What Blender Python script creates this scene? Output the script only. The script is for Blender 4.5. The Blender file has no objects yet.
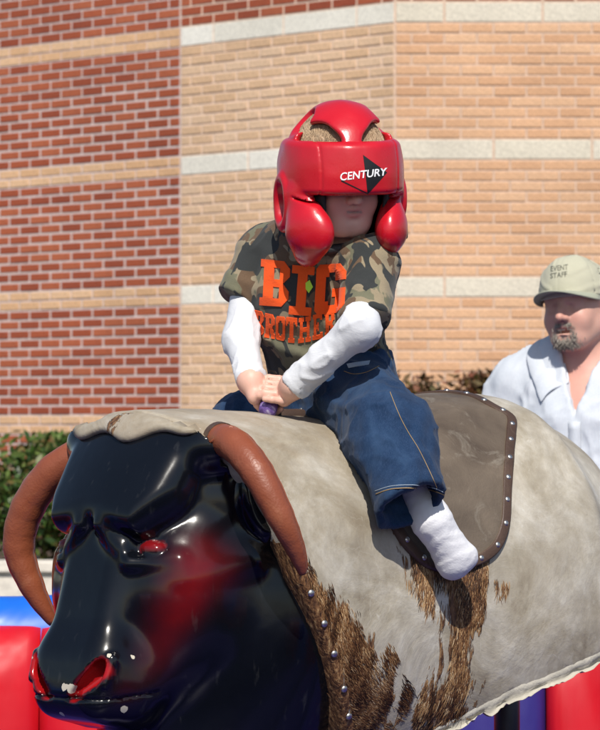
import bpy, bmesh, math, random, os
import numpy as np
from mathutils import Vector, Matrix

# ------------------------------------------------------------------ camera, sky, sun, exposure
SC = bpy.context.scene
COL = SC.collection
CAM_Z = 1.40
FPX = 3006.0                       # focal length in photo pixels (photo is 600 x 730)
PITCH = math.atan(60.0 / FPX)      # horizon lies 60 px under the middle of the frame
cam_d = bpy.data.cameras.new('camera')
cam = bpy.data.objects.new('camera', cam_d)
COL.objects.link(cam)
cam.location = (0, 0, CAM_Z)
cam.rotation_euler = (math.pi / 2 + PITCH, 0, 0)
cam_d.sensor_fit = 'HORIZONTAL'
cam_d.sensor_width = 36.0
cam_d.lens = FPX / 600.0 * 36.0
cam_d.clip_end = 2000
cam_d.dof.use_dof = True
cam_d.dof.focus_distance = 5.0
cam_d.dof.aperture_fstop = cam_d.lens / 8.6
SC.camera = cam

SUN_AZ = math.radians(3)          # to the right of straight behind the camera
SUN_EL = math.radians(47)
world = bpy.data.worlds.new('World')
SC.world = world
world.use_nodes = True
wn = world.node_tree
wn.nodes.clear()
sky = wn.nodes.new('ShaderNodeTexSky')
sky.sky_type = 'NISHITA'
sky.sun_disc = False
sky.sun_elevation = SUN_EL
sky.sun_rotation = math.pi - SUN_AZ
bg = wn.nodes.new('ShaderNodeBackground')
bg.inputs['Strength'].default_value = 0.10
wo = wn.nodes.new('ShaderNodeOutputWorld')
wn.links.new(sky.outputs[0], bg.inputs[0])
wn.links.new(bg.outputs[0], wo.inputs[0])

sun_d = bpy.data.lights.new('sun', 'SUN')
sun_d.energy = 4.6
sun_d.angle = math.radians(0.53)
sun_d.color = (1.0, 0.95, 0.87)
sun = bpy.data.objects.new('sun', sun_d)
COL.objects.link(sun)
to_sun = Vector((math.sin(SUN_AZ) * math.cos(SUN_EL), -math.cos(SUN_AZ) * math.cos(SUN_EL), math.sin(SUN_EL)))
sun.rotation_euler = to_sun.to_track_quat('Z', 'Y').to_euler()
sun.location = (4, -4, 8)

SC.view_settings.view_transform = 'Standard'
SC.view_settings.look = 'None'
SC.view_settings.exposure = 0.12
SC.view_settings.gamma = 1.0
SC.view_settings.use_curve_mapping = False
SC.render.engine = 'CYCLES'
SC.cycles.max_bounces = 6

rng = np.random.default_rng(7)
random.seed(7)

# ------------------------------------------------------------------ geometry helpers
CP, SP = math.cos(PITCH), math.sin(PITCH)

def ray_dir(px, py):
    """world direction(s) of photo pixel(s)"""
    px = np.asarray(px, float); py = np.asarray(py, float)
    a = (px - 300.0) / FPX; b = (365.0 - py) / FPX
    d = np.stack([a, CP - b * SP, SP + b * CP], -1)
    return d

def W(px, py, Z):
    """world point that lies at distance Z (metres along the ground) on the sight line of a pixel"""
    d = ray_dir(px, py)
    return np.array([0, 0, CAM_Z]) + d * (Z / d[..., 1:2] if d.ndim > 1 else Z / d[1])

def nrm(v):
    v = np.asarray(v, float)
    return v / np.linalg.norm(v)

def smin(a, b, k):
    h = np.maximum(k - np.abs(a - b), 0) / k
    return np.minimum(a, b) - h * h * k * 0.25

def smax(a, b, k):
    return -smin(-a, -b, k)

def loc(P, c, R=None):
    q = P - np.asarray(c, np.float32)
    if R is not None:
        q = q @ np.asarray(R, np.float32)
    return q

def ell(P, c, r, R=None):
    q = loc(P, c, R)
    r = np.asarray(r, np.float32)
    k0 = np.sqrt(((q / r) ** 2).sum(-1)); k1 = np.sqrt(((q / (r * r)) ** 2).sum(-1))
    return k0 * (k0 - 1.0) / np.maximum(k1, 1e-6)

def cone(P, a, b, ra, rb):
    a = np.asarray(a, np.float32); b = np.asarray(b, np.float32)
    ab = b - a
    t = np.clip(((P - a) @ ab) / float(ab @ ab), 0, 1)
    return np.sqrt(((P - a - t[:, None] * ab) ** 2).sum(-1)) - (ra + (rb - ra) * t)

def chain(P, pts, rs, k=0.01):
    d = None
    for i in range(len(pts) - 1):
        e = cone(P, pts[i], pts[i + 1], rs[i], rs[i + 1])
        d = e if d is None else smin(d, e, k)
    return d

def econe(P, a, b, ra, rb, ax, f):
    """cone squashed along direction ax (its cross-section is 1/f as thick there)"""
    a = np.asarray(a, np.float32); b = np.asarray(b, np.float32)
    ax = np.asarray(nrm(ax), np.float32)
    def S(q):
        return q + (q @ ax)[..., None] * ax * (f - 1.0)
    A = np.zeros(3, np.float32); B = S((b - a)[None])[0]
    return cone(S(P - a), A, B, ra, rb)

def rbox(P, c, h, r, R=None):
    q = np.abs(loc(P, c, R)) - (np.asarray(h, np.float32) - r)
    return np.sqrt((np.maximum(q, 0) ** 2).sum(-1)) + np.minimum(q.max(-1), 0) - r

def rot(yaw=0, pitch=0, roll=0):
    return np.array((Matrix.Rotation(yaw, 3, 'Z') @ Matrix.Rotation(pitch, 3, 'Y') @ Matrix.Rotation(roll, 3, 'X')))

_perm = np.random.default_rng(3).random(4096).astype(np.float32)
def vnoise(P, scale, seed=0):
    q = P * scale + seed * 17.31
    i = np.floor(q).astype(np.int64); f = (q - i).astype(np.float32)
    f = f * f * (3 - 2 * f)
    def h(dx, dy, dz):
        return _perm[((i[:, 0] + dx) * 73856093 ^ (i[:, 1] + dy) * 19349663 ^ (i[:, 2] + dz) * 83492791) & 4095]
    x, y, z = f[:, 0], f[:, 1], f[:, 2]
    l = lambda a, b, t: a + (b - a) * t
    return l(l(l(h(0,0,0), h(1,0,0), x), l(h(0,1,0), h(1,1,0), x), y),
             l(l(h(0,0,1), h(1,0,1), x), l(h(0,1,1), h(1,1,1), x), y), z) * 2 - 1

def near(P, c, r, f):
    """evaluate f only inside a ball, outside it return the distance to the ball plus a margin"""
    d = np.sqrt(((P-np.asarray(c,np.float32))**2).sum(-1)) - r
    out = (d + .04).astype(np.float32); m = d < 0
    if m.any(): out[m] = f(P[m])
    return out

def strand_mesh(A, B, C, r0, r1):
    """three-sided hairs through three points each"""
    n = len(A); t = C-A; a = np.cross(t, [0.3,0.5,0.8]); a /= np.maximum(np.linalg.norm(a,axis=1,keepdims=True),1e-9)
    b = np.cross(t, a); b /= np.maximum(np.linalg.norm(b,axis=1,keepdims=True),1e-9)
    V = []
    for P_, r_ in ((A,r0),(B,r0*.85),(C,r1)):
        for k in range(3):
            th = 2*math.pi*k/3; V.append(P_ + r_*(math.cos(th)*a+math.sin(th)*b))
    V = np.stack(V,1).reshape(-1,3)
    base = np.array([(i*3+k, i*3+(k+1)%3, (i+1)*3+(k+1)%3, (i+1)*3+k) for i in range(2) for k in range(3)])
    F = (base[None]+np.arange(n)[:,None,None]*9).reshape(-1,4)
    return V, F

def fbm(P, scale, seed=0, oct=3):
    s = 0; a = 1.0
    for o in range(oct):
        s = s + a * vnoise(P, scale * 2 ** o, seed + o); a *= 0.5
    return s / 1.75

def grad(f, P, e=1e-3):
    g = np.empty_like(P)
    for k in range(3):
        d = np.zeros(3, np.float32); d[k] = e
        g[:, k] = (f(P + d) - f(P - d)) / (2 * e)
    return g

def mesh_sdf(f, lo, hi, res, proj=2):
    """surface nets over a signed distance function, sampled only near the surface"""
    lo = np.asarray(lo, np.float32); hi = np.asarray(hi, np.float32)
    C = 4
    nc = np.ceil((hi - lo) / (res * C)).astype(int) + 1
    g = np.meshgrid(*[np.arange(n) for n in nc], indexing='ij')
    pc = (np.stack(g, -1).reshape(-1, 3) * (res * C)).astype(np.float32) + lo
    Fc = f(pc).reshape(nc).astype(np.float32)
    mn = np.full(nc - 1, 1e9, np.float32)
    for dx in (0, 1):
        for dy in (0, 1):
            for dz in (0, 1):
                mn = np.minimum(mn, np.abs(Fc[dx:nc[0]-1+dx, dy:nc[1]-1+dy, dz:nc[2]-1+dz]))
    act = mn < res * C * 2.2
    n = (nc - 1) * C + 1
    up = lambda A: A.repeat(C, 0).repeat(C, 1).repeat(C, 2)
    ua = up(act)
    m = np.zeros(n, bool)
    for dx in (0, 1):
        for dy in (0, 1):
            for dz in (0, 1):
                m[dx:n[0]-1+dx, dy:n[1]-1+dy, dz:n[2]-1+dz] |= ua
    F = np.empty(n, np.float32)
    F[:] = 1.0
    F[:n[0]-1, :n[1]-1, :n[2]-1] = up(Fc[:-1, :-1, :-1])
    idx = np.argwhere(m)
    vals = np.empty(len(idx), np.float32)
    for s in range(0, len(idx), 400000):
        vals[s:s+400000] = f(idx[s:s+400000].astype(np.float32) * res + lo)
    F[m] = vals
    ins = F < 0
    cnt = np.zeros(n - 1, np.int8)
    for dx in (0, 1):
        for dy in (0, 1):
            for dz in (0, 1):
                cnt += ins[dx:n[0]-1+dx, dy:n[1]-1+dy, dz:n[2]-1+dz]
    cells = np.argwhere((cnt > 0) & (cnt < 8))
    cid = np.full(n - 1, -1, np.int32)
    cid[tuple(cells.T)] = np.arange(len(cells))
    acc = np.zeros((len(cells), 3), np.float32); num = np.zeros(len(cells), np.float32)
    for ax in range(3):
        o1, o2 = [k for k in range(3) if k != ax]
        for a in (0, 1):
            for b in (0, 1):
                off = np.zeros(3, int); off[o1] = a; off[o2] = b
                p0 = cells + off; p1 = p0.copy(); p1[:, ax] += 1
                f0 = F[tuple(p0.T)]; f1 = F[tuple(p1.T)]
                c = (f0 < 0) != (f1 < 0)
                t = np.where(c, f0 / np.where(c, f0 - f1, 1), 0)
                q = p0.astype(np.float32); q[:, ax] += t
                acc[c] += q[c]; num[c] += 1
    V = acc / np.maximum(num, 1)[:, None] * res + lo
    faces = []
    for ax in range(3):
        o1, o2 = [(1, 2), (2, 0), (0, 1)][ax]
        sl0 = [slice(None)] * 3; sl1 = [slice(None)] * 3
        sl0[ax] = slice(0, n[ax] - 1); sl1[ax] = slice(1, n[ax])
        A = ins[tuple(sl0)]; B = ins[tuple(sl1)]
        e = np.argwhere(A != B)
        ok = (e[:, o1] > 0) & (e[:, o2] > 0) & (e[:, o1] < n[o1] - 1) & (e[:, o2] < n[o2] - 1)
        e = e[ok]
        def c(d1, d2):
            q = e.copy(); q[:, o1] += d1; q[:, o2] += d2
            return cid[tuple(q.T)]
        quad = np.stack([c(-1, -1), c(0, -1), c(0, 0), c(-1, 0)], 1)
        flip = ~A[tuple(e.T)]
        quad[flip] = quad[flip][:, ::-1]
        faces.append(quad)
    Q = np.concatenate(faces)
    Q = Q[(Q >= 0).all(1)]
    for _ in range(proj):
        d = f(V); gr = grad(f, V, res * 0.3)
        st = -(d / np.maximum((gr * gr).sum(1), 0.15))[:, None] * gr
        L = np.linalg.norm(st, axis=1, keepdims=True)
        V = V + st * np.minimum(1, res * 0.7 / np.maximum(L, 1e-9))
    return V, Q

def cast(f, px, py, z0=3.5, steps=90, far=20, w=0.8):
    """where the sight lines of photo pixels meet a surface"""
    d = ray_dir(px, py).astype(np.float32); d /= np.linalg.norm(d, axis=-1, keepdims=True)
    o = np.array([0, 0, CAM_Z], np.float32)
    t = np.full(len(d), z0, np.float32)
    for _ in range(steps):
        t = np.minimum(t + f(o + d * t[:, None]) * w, far)
    return o + d * t[:, None]

# ------------------------------------------------------------------ object helpers
def empty(name, at, label=None, cat=None, group=None):
    o = bpy.data.objects.new(name, None)
    COL.objects.link(o); o.location = at; o.empty_display_size = 0.1
    if label: o['label'] = label
    if cat: o['category'] = cat
    if group: o['group'] = group
    return o

def worigin(o):
    v = np.zeros(3)
    while o is not None:
        v += np.array(o.location); o = o.parent
    return v

def obj(name, V, F, mat, parent=None, smooth=True, label=None, cat=None, kind=None, at=None, attrs=None):
    """one mesh object from world-space vertices"""
    V = np.asarray(V, float)
    base = worigin(parent) if parent is not None else np.asarray(at if at is not None else (0, 0, 0), float)
    me = bpy.data.meshes.new(name)
    if isinstance(F, np.ndarray) and F.ndim == 2:
        k = F.shape[1]
        me.vertices.add(len(V)); me.vertices.foreach_set('co', (V - base).astype(np.float32).ravel())
        me.loops.add(F.size); me.loops.foreach_set('vertex_index', F.astype(np.int32).ravel())
        me.polygons.add(len(F)); me.polygons.foreach_set('loop_start', np.arange(0, F.size, k, dtype=np.int32))
        me.update(calc_edges=True); me.validate()
    else:
        me.from_pydata((V - base).tolist(), [], [list(map(int, f)) for f in F]); me.update()
    if smooth:
        me.polygons.foreach_set('use_smooth', np.ones(len(me.polygons), bool))
    if attrs:
        for an, av in attrs.items():
            a = me.attributes.new(an, 'FLOAT', 'POINT'); a.data.foreach_set('value', np.asarray(av, np.float32))
    if mat is not None: me.materials.append(mat)
    o = bpy.data.objects.new(name, me); COL.objects.link(o)
    if parent is not None: o.parent = parent
    else: o.location = base
    if label: o['label'] = label
    if cat: o['category'] = cat
    if kind: o['kind'] = kind
    return o

class MB:
    """collects simple shapes into one mesh"""
    def __init__(s): s.V = []; s.F = []
    def add(s, V, F):
        n = len(s.V); s.V += [tuple(v) for v in V]; s.F += [tuple(i + n for i in f) for f in F]
    def box(s, c, h, R=None, bev=0.0):
        c = np.asarray(c, float); R = np.eye(3) if R is None else np.asarray(R)
        x, y, z = h
        if bev <= 0:
            V = [(sx*x, sy*y, sz*z) for sx in (-1,1) for sy in (-1,1) for sz in (-1,1)]
            F = [(0,1,3,2),(4,6,7,5),(0,4,5,1),(2,3,7,6),(0,2,6,4),(1,5,7,3)]
        else:
            bm = bmesh.new(); bmesh.ops.create_cube(bm, size=2)
            for v in bm.verts: v.co = (v.co.x*x, v.co.y*y, v.co.z*z)
            bmesh.ops.bevel(bm, geom=bm.edges[:], offset=bev, segments=2, affect='EDGES', profile=0.5)
            bm.verts.index_update()
            V = [tuple(v.co) for v in bm.verts]; F = [[v.index for v in f.verts] for f in bm.faces]; bm.free()
        s.add([c + R @ np.array(v) for v in V], F)
    def tube(s, pts, rs, n=12, cap=True):
        pts = [np.asarray(p, float) for p in pts]
        rings = []; up = None
        for i, p in enumerate(pts):
            t = nrm(pts[min(i+1, len(pts)-1)] - pts[max(i-1, 0)])
            if up is None:
                up = np.array([0,0,1.]) if abs(t[2]) < .9 else np.array([1.,0,0])
            a = nrm(np.cross(t, up)); b = np.cross(a, t); up = b
            r = rs[i] if hasattr(rs, '__len__') else rs
            rings.append([p + r*(math.cos(2*math.pi*k/n)*a + math.sin(2*math.pi*k/n)*b) for k in range(n)])
        V = [v for r in rings for v in r]; F = []
        for i in range(len(pts)-1):
            for k in range(n):
                F.append((i*n+k, i*n+(k+1)%n, (i+1)*n+(k+1)%n, (i+1)*n+k))
        if cap:
            F.append(tuple(range(n))[::-1]); F.append(tuple((len(pts)-1)*n+k for k in range(n)))
        s.add(V, F)
    def dome(s, c, r, nrmv, flat=0.6, n=10, m=4):
        nz = nrm(nrmv); a = nrm(np.cross(nz, [0.3,0.2,0.9])); b = np.cross(nz, a); V = []; F = []
        for i in range(m):
            th = i/m*math.pi/2
            for k in range(n):
                ph = 2*math.pi*k/n
                V.append(np.asarray(c) + r*math.cos(th)*(math.cos(ph)*a+math.sin(ph)*b) + nz*r*flat*math.sin(th))
        V.append(np.asarray(c)+nz*r*flat)
        for i in range(m-1):
            for k in range(n): F.append((i*n+k, i*n+(k+1)%n, (i+1)*n+(k+1)%n, (i+1)*n+k))
        for k in range(n): F.append(((m-1)*n+k, (m-1)*n+(k+1)%n, m*n))
        s.add(V, F)
    def build(s, name, mat, parent=None, smooth=False, **kw):
        return obj(name, np.array(s.V), s.F, mat, parent, smooth, **kw)

def catmull(pts, n=8):
    P = [np.asarray(p, float) for p in pts]; out = []
    for i in range(len(P)-1):
        p0 = P[max(i-1,0)]; p1 = P[i]; p2 = P[i+1]; p3 = P[min(i+2,len(P)-1)]
        for k in range(n):
            t = k/n
            out.append(0.5*((2*p1)+(-p0+p2)*t+(2*p0-5*p1+4*p2-p3)*t*t+(-p0+3*p1-3*p2+p3)*t**3))
    out.append(P[-1]); return out

# ------------------------------------------------------------------ material helpers
class NT:
    def __init__(s, name):
        s.m = bpy.data.materials.new(name); s.m.use_nodes = True
        s.t = s.m.node_tree; s.b = s.t.nodes['Principled BSDF']; s.out = s.t.nodes['Material Output']
    def n(s, typ, **kw):
        nd = s.t.nodes.new('ShaderNode' + typ)
        for k, v in kw.items():
            if k in nd.inputs: nd.inputs[k].default_value = v
            else: setattr(nd, k, v)
        return nd
    def l(s, a, b): s.t.links.new(a, b)
    def coords(s, scale=(1,1,1), rotv=(0,0,0)):
        tc = s.n('TexCoord'); mp = s.n('Mapping')
        mp.inputs['Scale'].default_value = scale; mp.inputs['Rotation'].default_value = rotv
        s.l(tc.outputs['Object'], mp.inputs['Vector']); return mp.outputs[0]
    def noise(s, scale, detail=4, vec=None, rough=0.55, dist=0.0):
        nd = s.n('TexNoise'); nd.inputs['Scale'].default_value = scale; nd.inputs['Detail'].default_value = detail
        nd.inputs['Roughness'].default_value = rough; nd.inputs['Distortion'].default_value = dist
        s.l(vec if vec is not None else s.coords(), nd.inputs['Vector']); return nd.outputs['Fac']
    def ramp(s, fac, stops, interp='LINEAR'):
        r = s.n('ValToRGB'); cr = r.color_ramp; cr.interpolation = interp
        while len(cr.elements) < len(stops): cr.elements.new(0.5)
        for e, (p, c) in zip(cr.elements, stops):
            e.position = p; e.color = (*c, 1) if len(c) == 3 else c
        s.l(fac, r.inputs[0]); return r.outputs[0]
    def mix(s, fac, a, b, blend='MIX'):
        m = s.n('Mix'); m.data_type = 'RGBA'; m.blend_type = blend
        for i, v in ((0, fac), (6, a), (7, b)):
            if hasattr(v, 'is_linked') or hasattr(v, 'links'): s.l(v, m.inputs[i])
            elif isinstance(v, (int, float)): m.inputs[i].default_value = v
            else: m.inputs[i].default_value = (*v, 1)
        return m.outputs[2]
    def math(s, op, a, b=0.0, c=0.0):
        m = s.n('Math'); m.operation = op
        for i, v in enumerate((a, b, c)):
            if isinstance(v, (int, float)): m.inputs[i].default_value = v
            else: s.l(v, m.inputs[i])
        return m.outputs[0]
    def attr(s, name):
        a = s.n('Attribute'); a.attribute_name = name; return a.outputs['Fac']
    def col(s, c):
        if hasattr(c, 'links'): s.l(c, s.b.inputs['Base Color'])
        else: s.b.inputs['Base Color'].default_value = (*c, 1)
    def set(s, **kw):
        for k, v in kw.items():
            k = k.replace('_', ' ')
            inp = s.b.inputs[k]
            if hasattr(v, 'links'): s.l(v, inp)
            else: inp.default_value = v
    def bump(s, h, strength=0.3, dist=0.01):
        b = s.n('Bump'); b.inputs['Strength'].default_value = strength; b.inputs['Distance'].default_value = dist
        s.l(h, b.inputs['Height'])
        prev = s.b.inputs['Normal'].links[0].from_socket if s.b.inputs['Normal'].links else None
        if prev is not None: s.l(prev, b.inputs['Normal'])
        s.l(b.outputs[0], s.b.inputs['Normal'])

def simple(name, c, rough=0.6, var=0.12, nscale=20, bump=0.0, bscale=200, metallic=0.0, **kw):
    t = NT(name)
    f = t.noise(nscale, 5)
    t.col(t.ramp(f, [(0.25, [x*(1-var) for x in c]), (0.75, [min(1, x*(1+var)) for x in c])]))
    t.set(Roughness=rough, Metallic=metallic, **kw)
    if bump: t.bump(t.noise(bscale, 4), bump, 0.003)
    return t.m
# ------------------------------------------------------------------ the setting
def m_ground():
    t = NT('asphalt'); f = t.noise(30, 6)
    t.col(t.ramp(f, [(0.3, (0.04,0.04,0.042)), (0.7, (0.075,0.073,0.07))])); t.set(Roughness=0.9)
    t.bump(t.noise(180, 4), 0.4, 0.004); return t.m
def m_brick(name, c1, c2, c3):
    t = NT(name)
    oi = t.n('ObjectInfo'); ge = t.n('NewGeometry')
    r = t.math('FRACT', t.math('ADD', oi.outputs['Random'], ge.outputs['Random Per Island']))
    base = t.ramp(r, [(0.0, c1), (0.5, c2), (1.0, c3)])
    n = t.noise(14, 5)
    sp = t.ramp(t.noise(90, 5), [(0.35, (0.72,0.72,0.72)), (0.65, (1.08,1.08,1.08))])
    col = t.mix(1.0, base, sp, 'MULTIPLY')
    col = t.mix(t.ramp(n, [(0.45, (0,0,0)), (0.75, (0.25,0.25,0.25))]), col, c1)
    ge2 = t.n('NewGeometry'); big = t.n('TexNoise'); big.inputs['Scale'].default_value = 1.3; big.inputs['Detail'].default_value = 5
    t.l(ge2.outputs['Position'], big.inputs['Vector'])
    col = t.mix(1.0, col, t.ramp(big.outputs['Fac'], [(0.3, (0.86,0.85,0.84)), (0.6, (1.04,1.03,1.02))]), 'MULTIPLY')
    t.col(col); t.set(Roughness=0.85); t.bump(t.noise(120, 5), 0.5, 0.003); return t.m
def m_mortar(name, c):
    t = NT(name); t.col(t.ramp(t.noise(25, 6), [(0.3, [x*0.82 for x in c]), (0.7, [min(1,x*1.1) for x in c])]))
    t.set(Roughness=0.95); t.bump(t.noise(160, 4), 0.5, 0.003); return t.m
def m_vinyl(name, c):
    t = NT(name)
    d = t.ramp(t.noise(3.0, 6, dist=0.6), [(0.3, [x*0.8 for x in c]), (0.65, c)])
    t.col(d); t.set(Roughness=t.ramp(t.noise(9, 5), [(0.3, (0.32,)*3), (0.7, (0.5,)*3)]))
    t.set(Specular_IOR_Level=0.5)
    t.bump(t.noise(4, 3, t.coords((1, 1, 0.35)), dist=0.8), 0.5, 0.03)
    t.bump(t.noise(500, 2), 0.06, 0.001); return t.m

M = {}
M['ground'] = m_ground()
M['red_brick'] = m_brick('red brick', (0.29,0.060,0.026), (0.38,0.085,0.034), (0.45,0.125,0.055))
M['tan_brick'] = m_brick('tan brick', (0.57,0.325,0.185), (0.63,0.375,0.220), (0.67,0.425,0.265))
M['buff_brick'] = m_brick('buff brick', (0.66,0.435,0.265), (0.715,0.485,0.31), (0.74,0.53,0.365))
M['band_brick'] = m_brick('tan band brick', (0.66,0.40,0.22), (0.72,0.45,0.26), (0.75,0.50,0.31))
M['stone'] = m_brick('cream stone', (0.62,0.57,0.47), (0.645,0.595,0.50), (0.67,0.62,0.53))
M['stone_side'] = m_brick('cream stone side', (0.80,0.77,0.68), (0.83,0.80,0.72), (0.85,0.83,0.76))
M['mortar'] = m_mortar('grey mortar', (0.61,0.505,0.475))
M['mortar_tan'] = m_mortar('pale mortar', (0.60,0.43,0.325))
M['mortar_buff'] = m_mortar('buff mortar', (0.72,0.545,0.43))
M['concrete'] = m_mortar('planter concrete', (0.62,0.57,0.50))
M['vinyl_red'] = m_vinyl('red vinyl', (0.60,0.005,0.014))
M['vinyl_blue'] = m_vinyl('blue vinyl', (0.008,0.13,0.62))
M['vinyl_navy'] = m_vinyl('navy vinyl', (0.035,0.025,0.20))

# ground
mb = MB(); mb.add([(-400,-200,0),(400,-200,0),(400,600,0),(-400,600,0)], [(0,1,2,3)])
mb.build('ground', M['ground'], kind='structure')

# ---------------- building
CH, BL, JT = 0.0677, 0.210, 0.0135          # course height, brick pitch, joint
ZB0 = CAM_Z + 2.574                         # underside of the top pale band
N0 = int((ZB0 - 0.35) / CH)
ZBASE = ZB0 - N0 * CH                       # course 0
NC = N0 + 9
COR = np.array([0.607, 19.2]); DL = np.array([-math.cos(math.radians(41)), math.sin(math.radians(41))])
bld = empty('brick_building', (0.6, 19.4, 0), 'brick building of red and tan bricks with pale bands behind the shrubs', 'building')
BB = worigin(bld)

def joint(mat): return 0.0175 if mat.name == 'red brick' else JT
def brick_mesh(name, L, mat, H=CH, D=0.03):
    jt = joint(mat); b = MB(); b.box((0,0,0), ((L-jt)/2, D, (H-jt)/2), bev=0.004)
    me = bpy.data.meshes.new(name); me.from_pydata(b.V, [], b.F); me.update(); me.materials.append(mat); return me

def band(c):
    k = (c - N0) % 13
    return c >= 0 and k < 2 and c < N0 + 2
def wall_section(A, d, s0, s1, flip, brick, bandmat, topmat, mortar, vis_s, phase, limit):
    """a wall from distance s0 to s1 along d; bricks in view are parts, the rest one mass"""
    n = np.array([-d[1], d[0]]) if not flip else np.array([d[1], -d[0]])     # outward, to the camera
    P = lambda s, off, z: np.array([A[0]+d[0]*s+n[0]*off, A[1]+d[1]*s+n[1]*off, z])
    ztop = ZBASE + NC * CH
    V = [P(s, o, z) for s in (s0, s1) for o in (-0.3, 0.0) for z in (0, ztop)]
    w = obj('wall', V, [(0,1,3,2),(4,6,7,5),(0,4,5,1),(2,3,7,6),(0,2,6,4),(1,5,7,3)], mortar, bld, smooth=False)
    ang = math.atan2(d[1], d[0])
    R = np.array([[d[0], -n[0], 0], [d[1], -n[1], 0], [0, 0, 1]])
    meshes = {}
    rest = {}
    cand = []
    for c in range(NC):
        z = ZBASE + (c + 0.5) * CH
        bd = band(c)
        isstone = bd and bandmat[1]
        if isstone and (c - N0) % 13 == 1: continue
        m = bandmat[0] if bd else (topmat if c >= N0 + 2 else brick)
        nm = 'stone_block' if isstone else 'brick'
        L = 0.63 if isstone else BL
        H = CH * 2 if isstone else CH
        zz = z + CH / 2 if isstone else z
        s = s0 - (L / 2 if (c % 2) else 0) + phase
        if s > s0: s -= L
        while s < s1 - 0.01:
            a, b = max(s, s0), min(s + L, s1)
            if b - a > 0.03:
                cand.append((nm, m, a, b, H, zz, bd))
            s += L
    for nm, m, a, b, H, zz, bd in cand:
        p = P((a+b)/2, 0.0, zz)
        qx = 300 + FPX * p[0] / p[1]; qy = 425 - FPX * (p[2] - CAM_Z) / p[1]
        vis = -14 < qx < 612 and -8 < qy < 442
        hid = (300 < qx < 380 and 125 < qy < 330) or (245 < qx < 362 and 260 < qy < 400) or (100 < qx < 560 and qy > 408) or (qx > 560 and qy > 300)
        if vis and not hid and limit[0] > 0:
            key = (nm, m.name, round(b - a, 3), H)
            if key not in meshes: meshes[key] = brick_mesh(nm, b - a, m, H, 0.03)
            o = bpy.data.objects.new(nm, meshes[key]); COL.objects.link(o); o.parent = w
            o.location = p - BB + np.append(n, 0) * random.uniform(-0.0265, -0.0225)
            o.rotation_euler = (0, 0, ang)
            limit[0] -= 1
        else:
            rest.setdefault(m.name, (m, MB()))[1].box(P((a+b)/2, -0.0245, zz), ((b-a-joint(m))/2, 0.03, (H-joint(m))/2), R)
    for k, (m, b) in rest.items():
        b.build('brick_courses', m, w, kind='stuff')
    return w

lim_red, lim_tan, lim_c = [330], [210], [240]
SPL = 1.884
wall_section(COR, DL, 0.0, SPL - 0.006, False, M['buff_brick'], (M['stone_side'], True), M['red_brick'], M['mortar_buff'], None, 0.0, lim_tan)
wall_section(COR, DL, SPL, 6.2, False, M['red_brick'], (M['band_brick'], False), M['red_brick'], M['mortar'], None, 0.0, lim_red)
wall_section(COR + np.array([0.002, 0.0]), np.array([1.0, 0.0]), 0.0, 5.2, True, M['tan_brick'], (M['stone'], True), M['red_brick'], M['mortar_tan'], None, 0.0, lim_c)
# flat roof edge
ztop = ZBASE + NC * CH
mb = MB()
mb.add([(COR[0]+DL[0]*6.3, COR[1]+DL[1]*6.3-0.1, ztop), (COR[0], COR[1]-0.06, ztop), (COR[0]+5.3, COR[1]-0.06, ztop), (COR[0]+5.3, 26, ztop), (COR[0]+DL[0]*6.3, 26, ztop)] +
       [(COR[0]+DL[0]*6.3, COR[1]+DL[1]*6.3-0.1, ztop+.12), (COR[0], COR[1]-0.06, ztop+.12), (COR[0]+5.3, COR[1]-0.06, ztop+.12), (COR[0]+5.3, 26, ztop+.12), (COR[0]+DL[0]*6.3, 26, ztop+.12)],
       [(4,3,2,1,0),(5,6,7,8,9)] + [(i,(i+1)%5,5+(i+1)%5,5+i) for i in range(5)])
mb.build('roof', M['concrete'], bld)

# ---------------- raised planter
PZ = 0.655
pl = MB()
pl.box((0, 16.55, PZ/2 - .03), (5.0, 0.10, PZ/2 - .03)); pl.box((0, 16.55, PZ-.03), (5.03, 0.13, 0.03), bev=0.008)
pw = pl.build('planter_wall', M['concrete'], None, label='low pale concrete planter wall in front of the green shrubs', cat='wall', at=(0,16.55,0))
soil = MB(); soil.add([(-5,16.66,PZ-.05),(5,16.66,PZ-.05),(5,19.6,PZ-.05),(-5,23,PZ-.05)], [(0,1,2,3)])
soil.build('planting_bed', simple('soil', (0.07,0.045,0.03), 0.95), kind='structure')

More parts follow.
